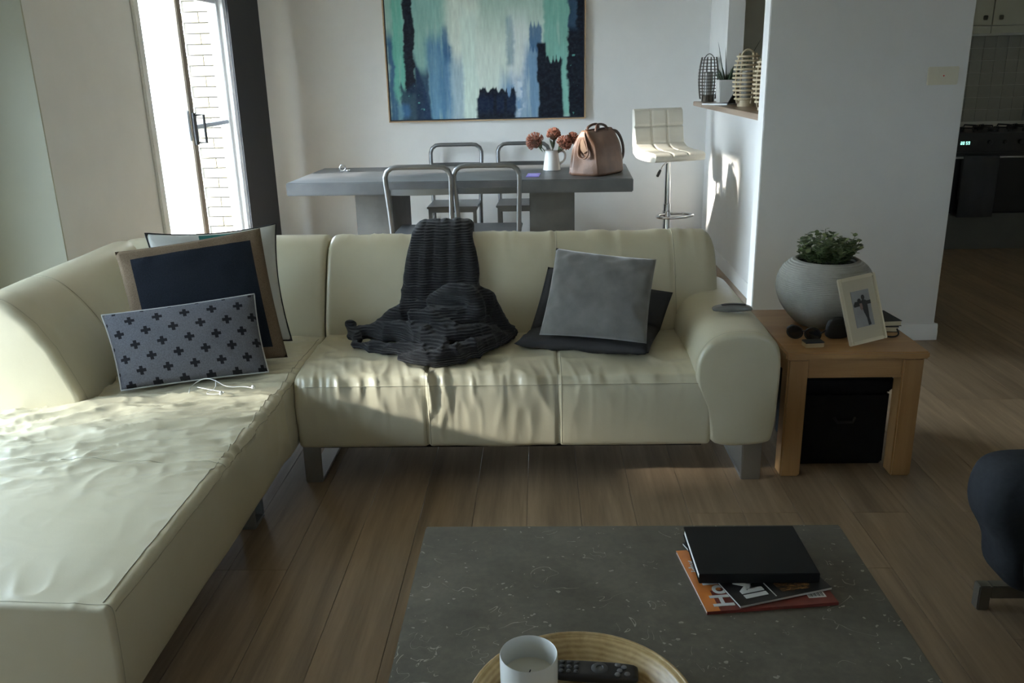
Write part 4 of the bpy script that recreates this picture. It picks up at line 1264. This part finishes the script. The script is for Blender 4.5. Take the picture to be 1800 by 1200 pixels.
# ---- abstract painting
def painting():
    X0, X1, Z0, Z1 = -1.262, .388, 1.105, 2.26
    wd, ht = X1 - X0, Z1 - Z0
    t_ = thing('abstract_painting', 'large abstract painting of blue, mint and black drips in a thin oak frame', 'painting', ((X0 + X1) / 2, YB - .02, Z0))
    nu, nv = 300, 210
    u = np.linspace(0, 1, nu + 1); w_ = np.linspace(0, ht / .955, nv + 1)
    U, W = np.meshgrid(u, w_, indexing='ij')
    def S(e0, e1, x): 
        k = np.clip((x - e0) / (e1 - e0), 0, 1); return k * k * (3 - 2 * k)
    rag = (fbm(U * 60, W * 5, 1) - .47); rag2 = .6 * (fbm(U * 30, W * 26, 9, 5) - .47) + .5 * (vn(U * 9, W * 7, 12) - .5); strk = 1.4 * fbm(U * 90, W * 4, 61) + .25 * fbm(U * 30, W * 12, 63) - .25; fine = fbm(U * 120, W * 10, 21) - .47
    spike = ridge(U * 55, W * 1.5, 33)
    C = np.zeros(U.shape + (3,)); C[:] = (.58, .66, .58)
    def lay(m, col):
        m = np.clip(m, 0, 1)[..., None]
        C[:] = C * (1 - m) + np.array(col) * m
    def colm(a, b, soft=.012, r=.03, lo=-1, hi=2, vs=.05, sp=0.0):
        e = rag2 * r
        v_ = W + rag * .25 * vs * 4 - sp * spike
        return S(a - soft, a + soft, U + e) * (1 - S(b - soft, b + soft, U + e)) * S(lo - vs, lo + vs, v_) * (1 - S(hi - vs, hi + vs, v_)) * np.clip(.55 + strk, 0, 1)
    lay(S(.55, 1.1, W) * .7, (.30, .46, .38))
    lay(colm(0, .30, .03) * .9, (.22, .40, .35))
    lay(colm(.32, .47, .03) * .75, (.68, .73, .64))
    lay(colm(.45, .60, .04, lo=.1, hi=.65, vs=.12) * .8, (.66, .73, .65))
    lay(colm(.38, .46, .015, lo=-.2, hi=.9, vs=.1) * .6, (.60, .74, .66))
    lay(colm(.20, .32, .02, lo=-.1, hi=.70, vs=.10) * .85, (.055, .15, .30))
    lay(colm(.22, .26, .02, lo=-.1, hi=.6, vs=.10) * .45, (.20, .34, .46))
    lay(colm(.30, .385, .012, lo=-.1, hi=.52, vs=.10) * .55, (.10, .22, .38))
    lay(colm(.285, .315, .006, lo=.5, hi=.78, vs=.05) * .7, (.03, .09, .20))
    lay(colm(.0, .045, .015, lo=-.1, hi=.72, vs=.08) * .95, (.030, .085, .17))
    lay(colm(.03, .115, .008, lo=.18, hi=1.4, vs=.05) * .85, (.13, .40, .30))
    lay(colm(.085, .105, .006, lo=.6, hi=1.3, vs=.05) * .8, (.30, .46, .42))
    lay(colm(.62, .72, .02, lo=.1, hi=.85, vs=.12) * .8, (.68, .72, .70))
    lay(colm(.575, .70, .03, lo=-.1, hi=.36, vs=.12) * .8, (.075, .20, .42))
    lay(colm(.64, .70, .02, lo=.02, hi=.42, vs=.10) * .75 * S(.35, .6, fbm(U * 30, W * 20, 51)), (.66, .72, .74))
    lay(colm(.61, .645, .01, lo=.45, hi=.86, vs=.03) * .6, (.10, .20, .28))
    lay(colm(.70, .78, .02, lo=-.1, hi=.62, vs=.12) * .8, (.07, .18, .36))
    lay(colm(.725, .79, .006, lo=.55, hi=.77, vs=.02, sp=.05) * .9, (.045, .11, .22))
    lay(colm(.80, .93, .01, lo=.0, hi=2) * .9, (.17, .40, .32))
    lay(colm(.86, .93, .02, lo=.0, hi=.6) * .6, (.24, .50, .42))
    nv_ = (.003, .006, .013)
    strk = np.ones_like(U)
    lay(colm(.77, .895, .006, r=.02, lo=-1, hi=.46, vs=.012, sp=.07), nv_)
    lay(colm(.765, .81, .005, r=.02, lo=.3, hi=.635, vs=.012), nv_)
    lay(colm(.455, .655, .008, r=.03, lo=-1, hi=.175, vs=.012, sp=.10) * 1.0, nv_)
    lay(colm(.46, .66, .02, r=.05, lo=.05, hi=.20, vs=.04) * .25, (.012, .035, .10))
    lay(colm(.535, .552, .004, r=.01, lo=0, hi=.25, vs=.02), nv_)
    lay(colm(.59, .605, .004, r=.01, lo=0, hi=.185, vs=.02), nv_)
    lay(colm(.145, .205 , .006, r=.02, lo=-1, hi=.42, vs=.06) * .9, (.012, .030, .075))
    lay(S(-.01, .01, (.215 - .10 * S(.0, .75, W)) - U + rag2 * .02) * S(-.01, .01, U - .135) * (W < .75), (.012, .028, .065))
    lay(colm(.088, .140, .005, r=.035, lo=.23, hi=3, vs=.02), nv_)
    lay(colm(.06, .165, .010, r=.05, lo=-1, hi=.24, vs=.03, sp=.1) * .92, (.012, .026, .055))
    lay(colm(.045, .10, .01, r=.05, lo=.02, hi=.14, vs=.03) * .6, (.06, .16, .34))
    lay(colm(.925, 1.1, .006, r=.04), nv_)
    lay(colm(.925, .965, .006, r=.06, lo=.75, hi=1.0, vs=.04) * .5, (.06, .12, .2))
    fl = S(.72, .76, fbm(U * 40, W * 34, 77)) * (colm(.90, .965, .01, r=.04, lo=.0, hi=.6) + colm(.06, .20, .01, lo=.05, hi=.3))
    lay(fl * .9, (.15, .42, .34))
    C *= (1 + fine * .35)[..., None]; C += (fbm(U * 90, W * 70, 99) - .47)[..., None] * .03
    C = C.clip(.002, .9) ** np.array((1.0, .95, .93))
    V = np.stack([X0 + .020 + U * (wd - .040), np.full(U.shape, YB - .040), Z0 + .020 + W * .955 * (ht - .040) / ht], -1).reshape(-1, 3)
    F = []
    n1 = nv + 1
    for i in range(nu):
        for j in range(nv):
            F.append((i * n1 + j, (i + 1) * n1 + j, (i + 1) * n1 + j + 1, i * n1 + j + 1))
    me = bpy.data.meshes.new('canvas'); me.from_pydata(V.tolist(), [], F)
    ca = me.color_attributes.new('paint', 'FLOAT_COLOR', 'POINT')
    ca.data.foreach_set('color', np.concatenate([C, np.ones(U.shape + (1,))], -1).reshape(-1))
    m, n, p = new_mat('painted_canvas')
    at = n.node('ShaderNodeAttribute'); at.attribute_name = 'paint'
    n.link(at.outputs['Color'], p.inputs['Base Color']); p.inputs['Roughness'].default_value = .6; p.inputs['Specular IOR Level'].default_value = .25
    v = n.coords('Object', (1, 1, .15))
    n.link(n.bump(n.noise(v, 160, 4), .3, .003), p.inputs['Normal'])
    link_mesh('canvas', me, m, t_, world=True)
    MB().box(X0 + .012, X1 - .012, YB - .0385, YB - .001, Z0 + .012, Z1 - .012).build('stretcher', mat('canvas_edge', (.015, .018, .025), .8), t_, world=True)
    b = MB().box(X0, X0 + .009, YB - .045, YB - .001, Z0, Z1).box(X1 - .009, X1, YB - .045, YB - .001, Z0, Z1).box(X0 + .009, X1 - .009, YB - .045, YB - .001, Z0, Z0 + .009).box(X0 + .009, X1 - .009, YB - .045, YB - .001, Z1 - .009, Z1)
    b.build('frame', wood('frame_oak', (.38, .25, .13), (.52, .36, .2), 0), t_, .001, world=True)
painting()

# ================================================================== breakfast bar
BZ = 1.235
bt = setp(MB().box(1.23, 1.75, YD + .125, 6.735, 1.2005, BZ).box(1.23, 1.395, 6.735, 7.10, 1.2005, BZ).build('breakfast_counter', wood('bar_top_timber', (.25, .17, .11), (.38, .28, .2), 1, rough=.3), None, .004), 'timber breakfast counter on top of the white half wall', 'counter')

CANE = wood('pale_cane', (.42, .33, .20), (.62, .52, .36), 2, rough=.6)
WIRE = mat('dark_bronze_wire', (.06, .05, .035), .5, .6)
def lantern(name, lab, loc, rmax, h, nr, m, rr, posts, group=None):
    t_ = thing(name, lab, 'lantern', loc, 0, group)
    def rad(k): return rmax * (.62 + .38 * math.sin(PI * (.12 + .80 * k)) ** .7)
    ring = {}
    for i in range(nr):
        k = i / (nr - 1); r_ = rad(k)
        MB().tube([(r_ * math.cos(a), r_ * math.sin(a), .05 + k * (h - .10)) for a in np.linspace(0, 2 * PI, 29)[:-1]], rr, 6, closed=True).build('ring', m, t_, ang=180)
    for j in range(posts):
        a = 2 * PI * j / posts + .3
        MB().tube([((rad(k) - rr) * math.cos(a), (rad(k) - rr) * math.sin(a), .02 + k * (h - .05)) for k in np.linspace(0, 1, 12)], rr * .9, 5).build('post', m, t_, ang=180)
    MB().lathe([(0, 0), (rmax * .62, 0), (rmax * .62, .045), (rmax * .55, .05), (0, .05)], 24).build('base', m, t_)
    MB().tube(spline([(-rmax * .5, 0, h - .05), (-rmax * .35, 0, h - .02), (0, 0, h - .002), (rmax * .35, 0, h - .02), (rmax * .5, 0, h - .05)], 20), rr * 1.1, 6).build('handle', m, t_, ang=180)
    MB().lathe([(0, .05), (.032, .05), (.035, .053), (.035, h * .62), (.033, h * .62), (.033, .06), (0, .06)], 20).build('glass_cup', mat('cup_glass_dark', (.30, .29, .26), .15), t_)
lantern('wire_lantern', 'dark bronze wire lantern at the end of the bar top', (1.318, 6.97, BZ), .078, .36, 12, WIRE, .003, 14)
lantern('cane_lantern', 'pale cane lantern beside the white plant pot', (1.395, 6.02, BZ), .090, .37, 11, CANE, .0075, 4)
lantern('cane_lantern', 'pale cane lantern next to the edge of the grey divider wall', (1.385, 5.44, BZ), .080, .33, 10, CANE, .0075, 4)

wp = thing('plant_pot', 'square white ceramic plant pot on the bar top', 'pot', (1.395, 6.645, BZ))
def taper_box(b, w0, w1, z0, z1, inner=0):
    v = [(-w0, -w0, z0), (w0, -w0, z0), (w0, w0, z0), (-w0, w0, z0), (-w1, -w1, z1), (w1, -w1, z1), (w1, w1, z1), (-w1, w1, z1)]
    i = inner
    v += [(-w1 + i, -w1 + i, z1), (w1 - i, -w1 + i, z1), (w1 - i, w1 - i, z1), (-w1 + i, w1 - i, z1), (-w1 + i, -w1 + i, z1 - .03), (w1 - i, -w1 + i, z1 - .03), (w1 - i, w1 - i, z1 - .03), (-w1 + i, w1 - i, z1 - .03)]
    f = [(0, 3, 2, 1)] + [(k, (k + 1) % 4, 4 + (k + 1) % 4, 4 + k) for k in range(4)] + [(4 + k, 4 + (k + 1) % 4, 8 + (k + 1) % 4, 8 + k) for k in range(4)] + [(8 + k, 8 + (k + 1) % 4, 12 + (k + 1) % 4, 12 + k) for k in range(4)] + [(12, 13, 14, 15)]
    return b.add(v, f)
taper_box(MB(), .062, .074, 0, .165, .008).build('pot', CER, wp, .004)
MB().box(-.064, .064, -.064, .064, .1355, .140).build('soil', bpy.data.materials['dark_soil'], wp)
al = thing('spiky_succulent', 'spiky dark green succulent growing in the square white pot', 'plant', (1.395, 6.645, BZ + .141))
SUC = mat('succulent_green', (.035, .06, .03), .5, var=.3)
ra = random.Random(4)
def blade(p0, d, L, w0):
    d = Vector(d).normalized(); b = MB()
    pts = [Vector(p0) + d * L * t + Vector((0, 0, -.12 * L * t * t * (1 - d.z))) for t in np.linspace(0, 1, 8)]
    b.tube(pts, [w0 * 1.35 * (1 - t) ** .7 + .0006 for t in np.linspace(0, 1, 8)], 6, flat=(1, .45))
    b.build('blade', SUC, al, ang=180)
for (dx, dz, L) in ((-.22, 1, .30), (-.08, 1, .25), (.55, 1, .36), (.42, 1, .27)):
    blade((dx * .1, ra.uniform(-.02, .02), 0), (dx, ra.uniform(-.1, .1), dz), L, .008)
for k in range(40):
    a = ra.uniform(0, 2 * PI); l = ra.uniform(.35, 1.1)
    blade((.035 * math.cos(a), .035 * math.sin(a), 0), (math.cos(a) * l, math.sin(a) * l, 1), ra.uniform(.08, .15), .008)

lt = thing('laptop', 'open laptop with dark lid standing on the bar top', 'laptop', (1.375, 6.34, BZ), R(-35))
ALU = mat('pale_aluminium', (.72, .72, .72), .3, .6)
MB().box(-.195, .0, -.09, .09, 0, .010).build('base', ALU, lt, .003)
kb = MB()
for i in range(5):
    for j in range(11): kb.box(-.075 + i * .013, -.064 + i * .013, -.09 + j * .0165, -.0755 + j * .0165, .010, .0115)
kb.build('keyboard', BLACKPL, lt)
lid = MB().box(0, .006, -.09, .09, 0, .135).build('lid', mat('dark_lid', (.015, .014, .016), .3), lt, .002, loc=(.0, 0, .011), rot=(0, R(30), 0))
MB().box(-.0012, -.0002, -.085, .085, .008, .128).build('screen', mat('black_screen', (.008, .008, .01), .1), lid)

# ---- bar stool
WLE = mat('white_leatherette', (.74, .71, .62), .38, var=.03)
bs = thing('bar_stool', 'white quilted leatherette bar stool on a chrome gas-lift column', 'stool', (1.00, 6.78, 0), R(20))
# seat and back: one quilted shell (profile in local y-z, swept along local x); the back is at +y
prof = [(-.195, .842), (-.19, .815), (-.10, .810), (.08, .815), (.17, .835), (.205, .90), (.213, 1.05), (.222, 1.18), (.205, 1.198), (.185, 1.18), (.168, 1.05), (.150, .935), (.09, .892), (-.02, .882), (-.15, .880), (-.188, .868)]
def quilt(P):
    x_, y_, z_ = P.T
    s_ = np.where(z_ > .93, .28 + (z_ - .93) * 1.0, .10 + y_ * .55 + .0)
    d = np.zeros_like(x_)
    front = ((y_ < .19) & (z_ > .855)) * 1.0
    for gx in (-.068, .068): d -= .013 * G(x_ - gx, .008) * front
    for gz in (1.06,): d -= .013 * G(z_ - gz, .008) * front
    d -= .009 * G(np.hypot((z_ - .93), (y_ - .14)), .012) * front
    d -= .008 * G(y_ + .02, .007) * front * (z_ < .93)
    d += front * .006
    return d
Loft(prof, -.212, .212, 90, 280, 0, .006, .006, 2, quilt).mb().build('seat_shell', WLE, bs, ang=180)
MB().lathe([(.0, .02), (.19, .0), (.205, .004), (.205, .010), (.15, .022), (.04, .035), (.028, .05), (.028, .47), (.022, .475), (.022, .80), (.08, .806), (.08, .812), (0, .812)], 40).build('column', CHROME, bs, ang=40)
MB().tube(spline([(-.028, -.02, .395), (-.12, -.06, .395), (-.16, -.15, .395), (-.08, -.22, .395), (.08, -.22, .395), (.16, -.15, .395), (.12, -.06, .395), (.028, -.02, .395)], 50), .011, 8).build('foot_ring', CHROME, bs, ang=180)
MB().lathe([(.031, .375), (.034, .377), (.034, .413), (.031, .415)], 24).build('collar', CHROME, bs)
lvr = MB().tube([(-.02, -.03, .80), (-.08, -.07, .78), (-.115, -.09, .745)], .005, 6).build('lever', CHROME, bs, ang=180)
MB().tube([(-.112, -.088, .748), (-.128, -.097, .730), (-.148, -.108, .705)], [.009, .012, .010], 8).build('lever_grip', BLACKPL, lvr, ang=180)

# ================================================================== kitchen glimpsed past the divider wall
KFRONT = 7.10
CRC = mat('cream_cabinet', (.42, .40, .29), .5, var=.03); BLK = mat('black_enamel', (.008, .008, .009), .35)
rg = thing('range_oven', 'black freestanding range oven with gas cooktop in the kitchen', 'oven', (3.70, 7.4, 0))
MB().box(3.25, 4.15, KFRONT + .03, YK - .01, .30, .94).build('body', BLK, rg, .006, world=True)
MB().box(3.27, 4.13, KFRONT, KFRONT + .03, .31, .79).build('oven_door', BLK, rg, .005, world=True)
MB().box(3.25, 4.15, KFRONT, KFRONT + .03, .80, .94).build('control_panel', BLK, rg, .004, world=True)
MB().tube([(3.32, KFRONT, .755), (3.32, KFRONT - .045, .755), (4.08, KFRONT - .045, .755), (4.08, KFRONT, .755)], .010, 8).build('door_handle', STEEL, rg, world=True, ang=60)
kb = MB().lathe([(.018, 0), (.018, .018), (.015, .022), (0, .022)], 16).mesh('knob'); kb.materials.append(BLK)
for x_ in (3.60, 3.72, 3.84, 3.96, 4.06): link_mesh('knob', kb, BLK, rg, (x_ - 3.70, KFRONT - 7.4, .87), (R(90), 0, 0))
dp = mat('display_digits', (.1, .5, .4), .4)
dpn = dp.node_tree.nodes['Principled BSDF']; dpn.inputs['Emission Color'].default_value = (.45, 1, .85, 1); dpn.inputs['Emission Strength'].default_value = 1.2
dsp = MB().box(3.34, 3.50, KFRONT - .003, KFRONT, .845, .885).build('display', BLACKPL, rg, world=True)
def seg(b, x0, z0, s, segs):
    W = s * .5
    R_ = {'a': (0, s - .15 * s, W, s), 'g': (0, .43 * s, W, .57 * s), 'd': (0, 0, W, .15 * s), 'f': (0, .5 * s, .15 * s, s), 'b': (W - .15 * s, .5 * s, W, s), 'e': (0, 0, .15 * s, .5 * s), 'c': (W - .15 * s, 0, W, .5 * s)}
    for c in segs:
        q = R_[c]; b.box(x0 + q[0], x0 + q[2], KFRONT - .0045, KFRONT - .003, z0 + q[1], z0 + q[3])
b = MB()
seg(b, 3.372, .853, .024, 'abgcde'); seg(b, 3.390, .853, .024, 'abcdef'); seg(b, 3.414, .853, .024, 'acdfg'); seg(b, 3.432, .853, .024, 'abgcdf')
b.build('digits', dp, dsp)
for cx in (3.42, 3.70, 3.98):
    for cy in (7.27, 7.52):
        g = MB()
        for k in range(4):
            a = k * PI / 2 + PI / 4
            g.tube([(cx + .02 * math.cos(a), cy + .02 * math.sin(a), .972), (cx + .11 * math.cos(a), cy + .11 * math.sin(a), .974), (cx + .12 * math.cos(a), cy + .12 * math.sin(a), .942)], .006, 6)
        g.lathe([(.045, .942), (.045, .958), (.03, .964), (0, .964)], 16, (cx, cy, 0))
        g.build('burner', BLK, rg, world=True)
MB().box(3.26, 4.14, KFRONT + .012, YK - .02, .0, .295).build('warming_drawer', mat('drawer_front', (.10, .10, .08), .5), rg, .004, world=True)
tw = thing('tea_towel', 'dark grey tea towel hanging over the oven handle', 'towel', (3.53, KFRONT - .05, .30))
U_ = np.linspace(0, 1, 30)
prof = [(KFRONT - .030, .42), (KFRONT - .031, .6), (KFRONT - .031, .75), (KFRONT - .034, .764), (KFRONT - .045, .769), (KFRONT - .056, .764), (KFRONT - .060, .75), (KFRONT - .062, .55), (KFRONT - .064, .28)]
V = []; F = []
for i, u_ in enumerate(U_):
    for (yy, zz) in prof:
        V.append((3.385 + u_ * .285 , yy - .004 * math.sin(u_ * 18) * (1 if yy < KFRONT - .05 else .2), zz))
n1 = len(prof)
for i in range(29):
    for k in range(n1 - 1): F.append((i * n1 + k, i * n1 + k + 1, (i + 1) * n1 + k + 1, (i + 1) * n1 + k))
to = MB().add(V, F).build('cloth', mat('grey_towel', (.065, .066, .068), .95, bump=.2, bscale=600), tw, world=True, ang=180)
sd = to.modifiers.new('thick', 'SOLIDIFY'); sd.thickness = .002; sd.offset = 0

def base_cab(x0, x1, lab):
    t_ = thing('base_cabinet', lab, 'cabinet', ((x0 + x1) / 2, 7.4, 0))
    MB().box(x0, x1, KFRONT + .022, YK - .01, .10, .90).build('body', CRC, t_, world=True)
    d_ = MB().box(x0 + .003, x1 - .003, KFRONT, KFRONT + .02, .105, .895).build('door', CRC, t_, .003, world=True)
    MB().box(x0 + .02, x1, KFRONT + .06, YK - .02, 0, .10).build('kickboard', mat('dark_kick', (.03, .03, .03), .6), t_, world=True)
    MB().box(x1 - .07, x1 - .035, KFRONT - .02, KFRONT, .80, .835).build('knob', STEEL, d_, .004)
base_cab(2.60, 3.24, 'cream base cabinet between the range and the divider wall')
base_cab(4.16, 4.80, 'cream base cabinet past the range, under the canister')
for (x0, x1, lab) in ((2.58, 3.245, 'dark worktop between the range and the divider wall'), (4.155, 4.82, 'dark worktop past the range, under the canister')):
    setp(MB().box(x0, x1, KFRONT - .02, YK - .005, .9005, .94).build('worktop', mat('dark_worktop', (.03, .03, .028), .3), None, .004), lab, 'worktop')
UX = [2.62, 3.14, 3.64, 4.14, 4.64]
for i in range(4):
    x0, x1 = UX[i] + .002, UX[i + 1] - .002
    t_ = thing('wall_cabinet', ['cream wall cabinet at the divider wall end of the row', 'cream wall cabinet over the end of the range with the clock display', 'cream wall cabinet above the middle of the range', 'cream wall cabinet over the canister end of the range'][i], 'cabinet', ((x0 + x1) / 2, 7.55, 1.72), 0, 'wall cabinets in the kitchen')
    MB().box(x0, x1, 7.42, YK - .001, 1.76, 2.42).build('body', CRC, t_, world=True)
    d_ = MB().box(x0 + .002, x1 - .002, 7.40, 7.419, 1.765, 2.42).build('door', CRC, t_, .003, world=True)
    xk = x0 + .045 if i % 2 == 0 else x1 - .075
    MB().box(xk, xk + .03, 7.382, 7.40, 1.80, 1.835).build('knob', mat('dark_knob', (.06, .055, .03), .5), d_, .004)
    MB().box(x0, x1, 7.405, 7.43, 1.70, 1.755).build('light_rail', CRC, t_, .002, world=True)
TILE = mat('cream_tile', (.30, .285, .22), .3, var=.06)
tme = MB().box(.0015, .0985, -.006, 0, .0015, .0985).mesh('tile', .0015, 1); tme.materials.append(TILE)
kw = bpy.data.objects['wall_kitchen']
for i in range(16):
    for j in range(7): link_mesh('tile', tme, TILE, kw, (3.05 + i * .1, YK, .99 + j * .1))
cn = thing('canister', 'cream kitchen canister standing beyond the gas burners', 'canister', (4.235, 7.45, .94))
MB().lathe([(0, 0), (.058, 0), (.062, .004), (.062, .15), (0, .15)], 28).build('body', CREAMPL, cn, ang=50)
MB().lathe([(0, .151), (.064, .151), (.064, .17), (.02, .178), (.018, .195), (0, .197)], 28).build('lid', CREAMPL, cn, ang=50)
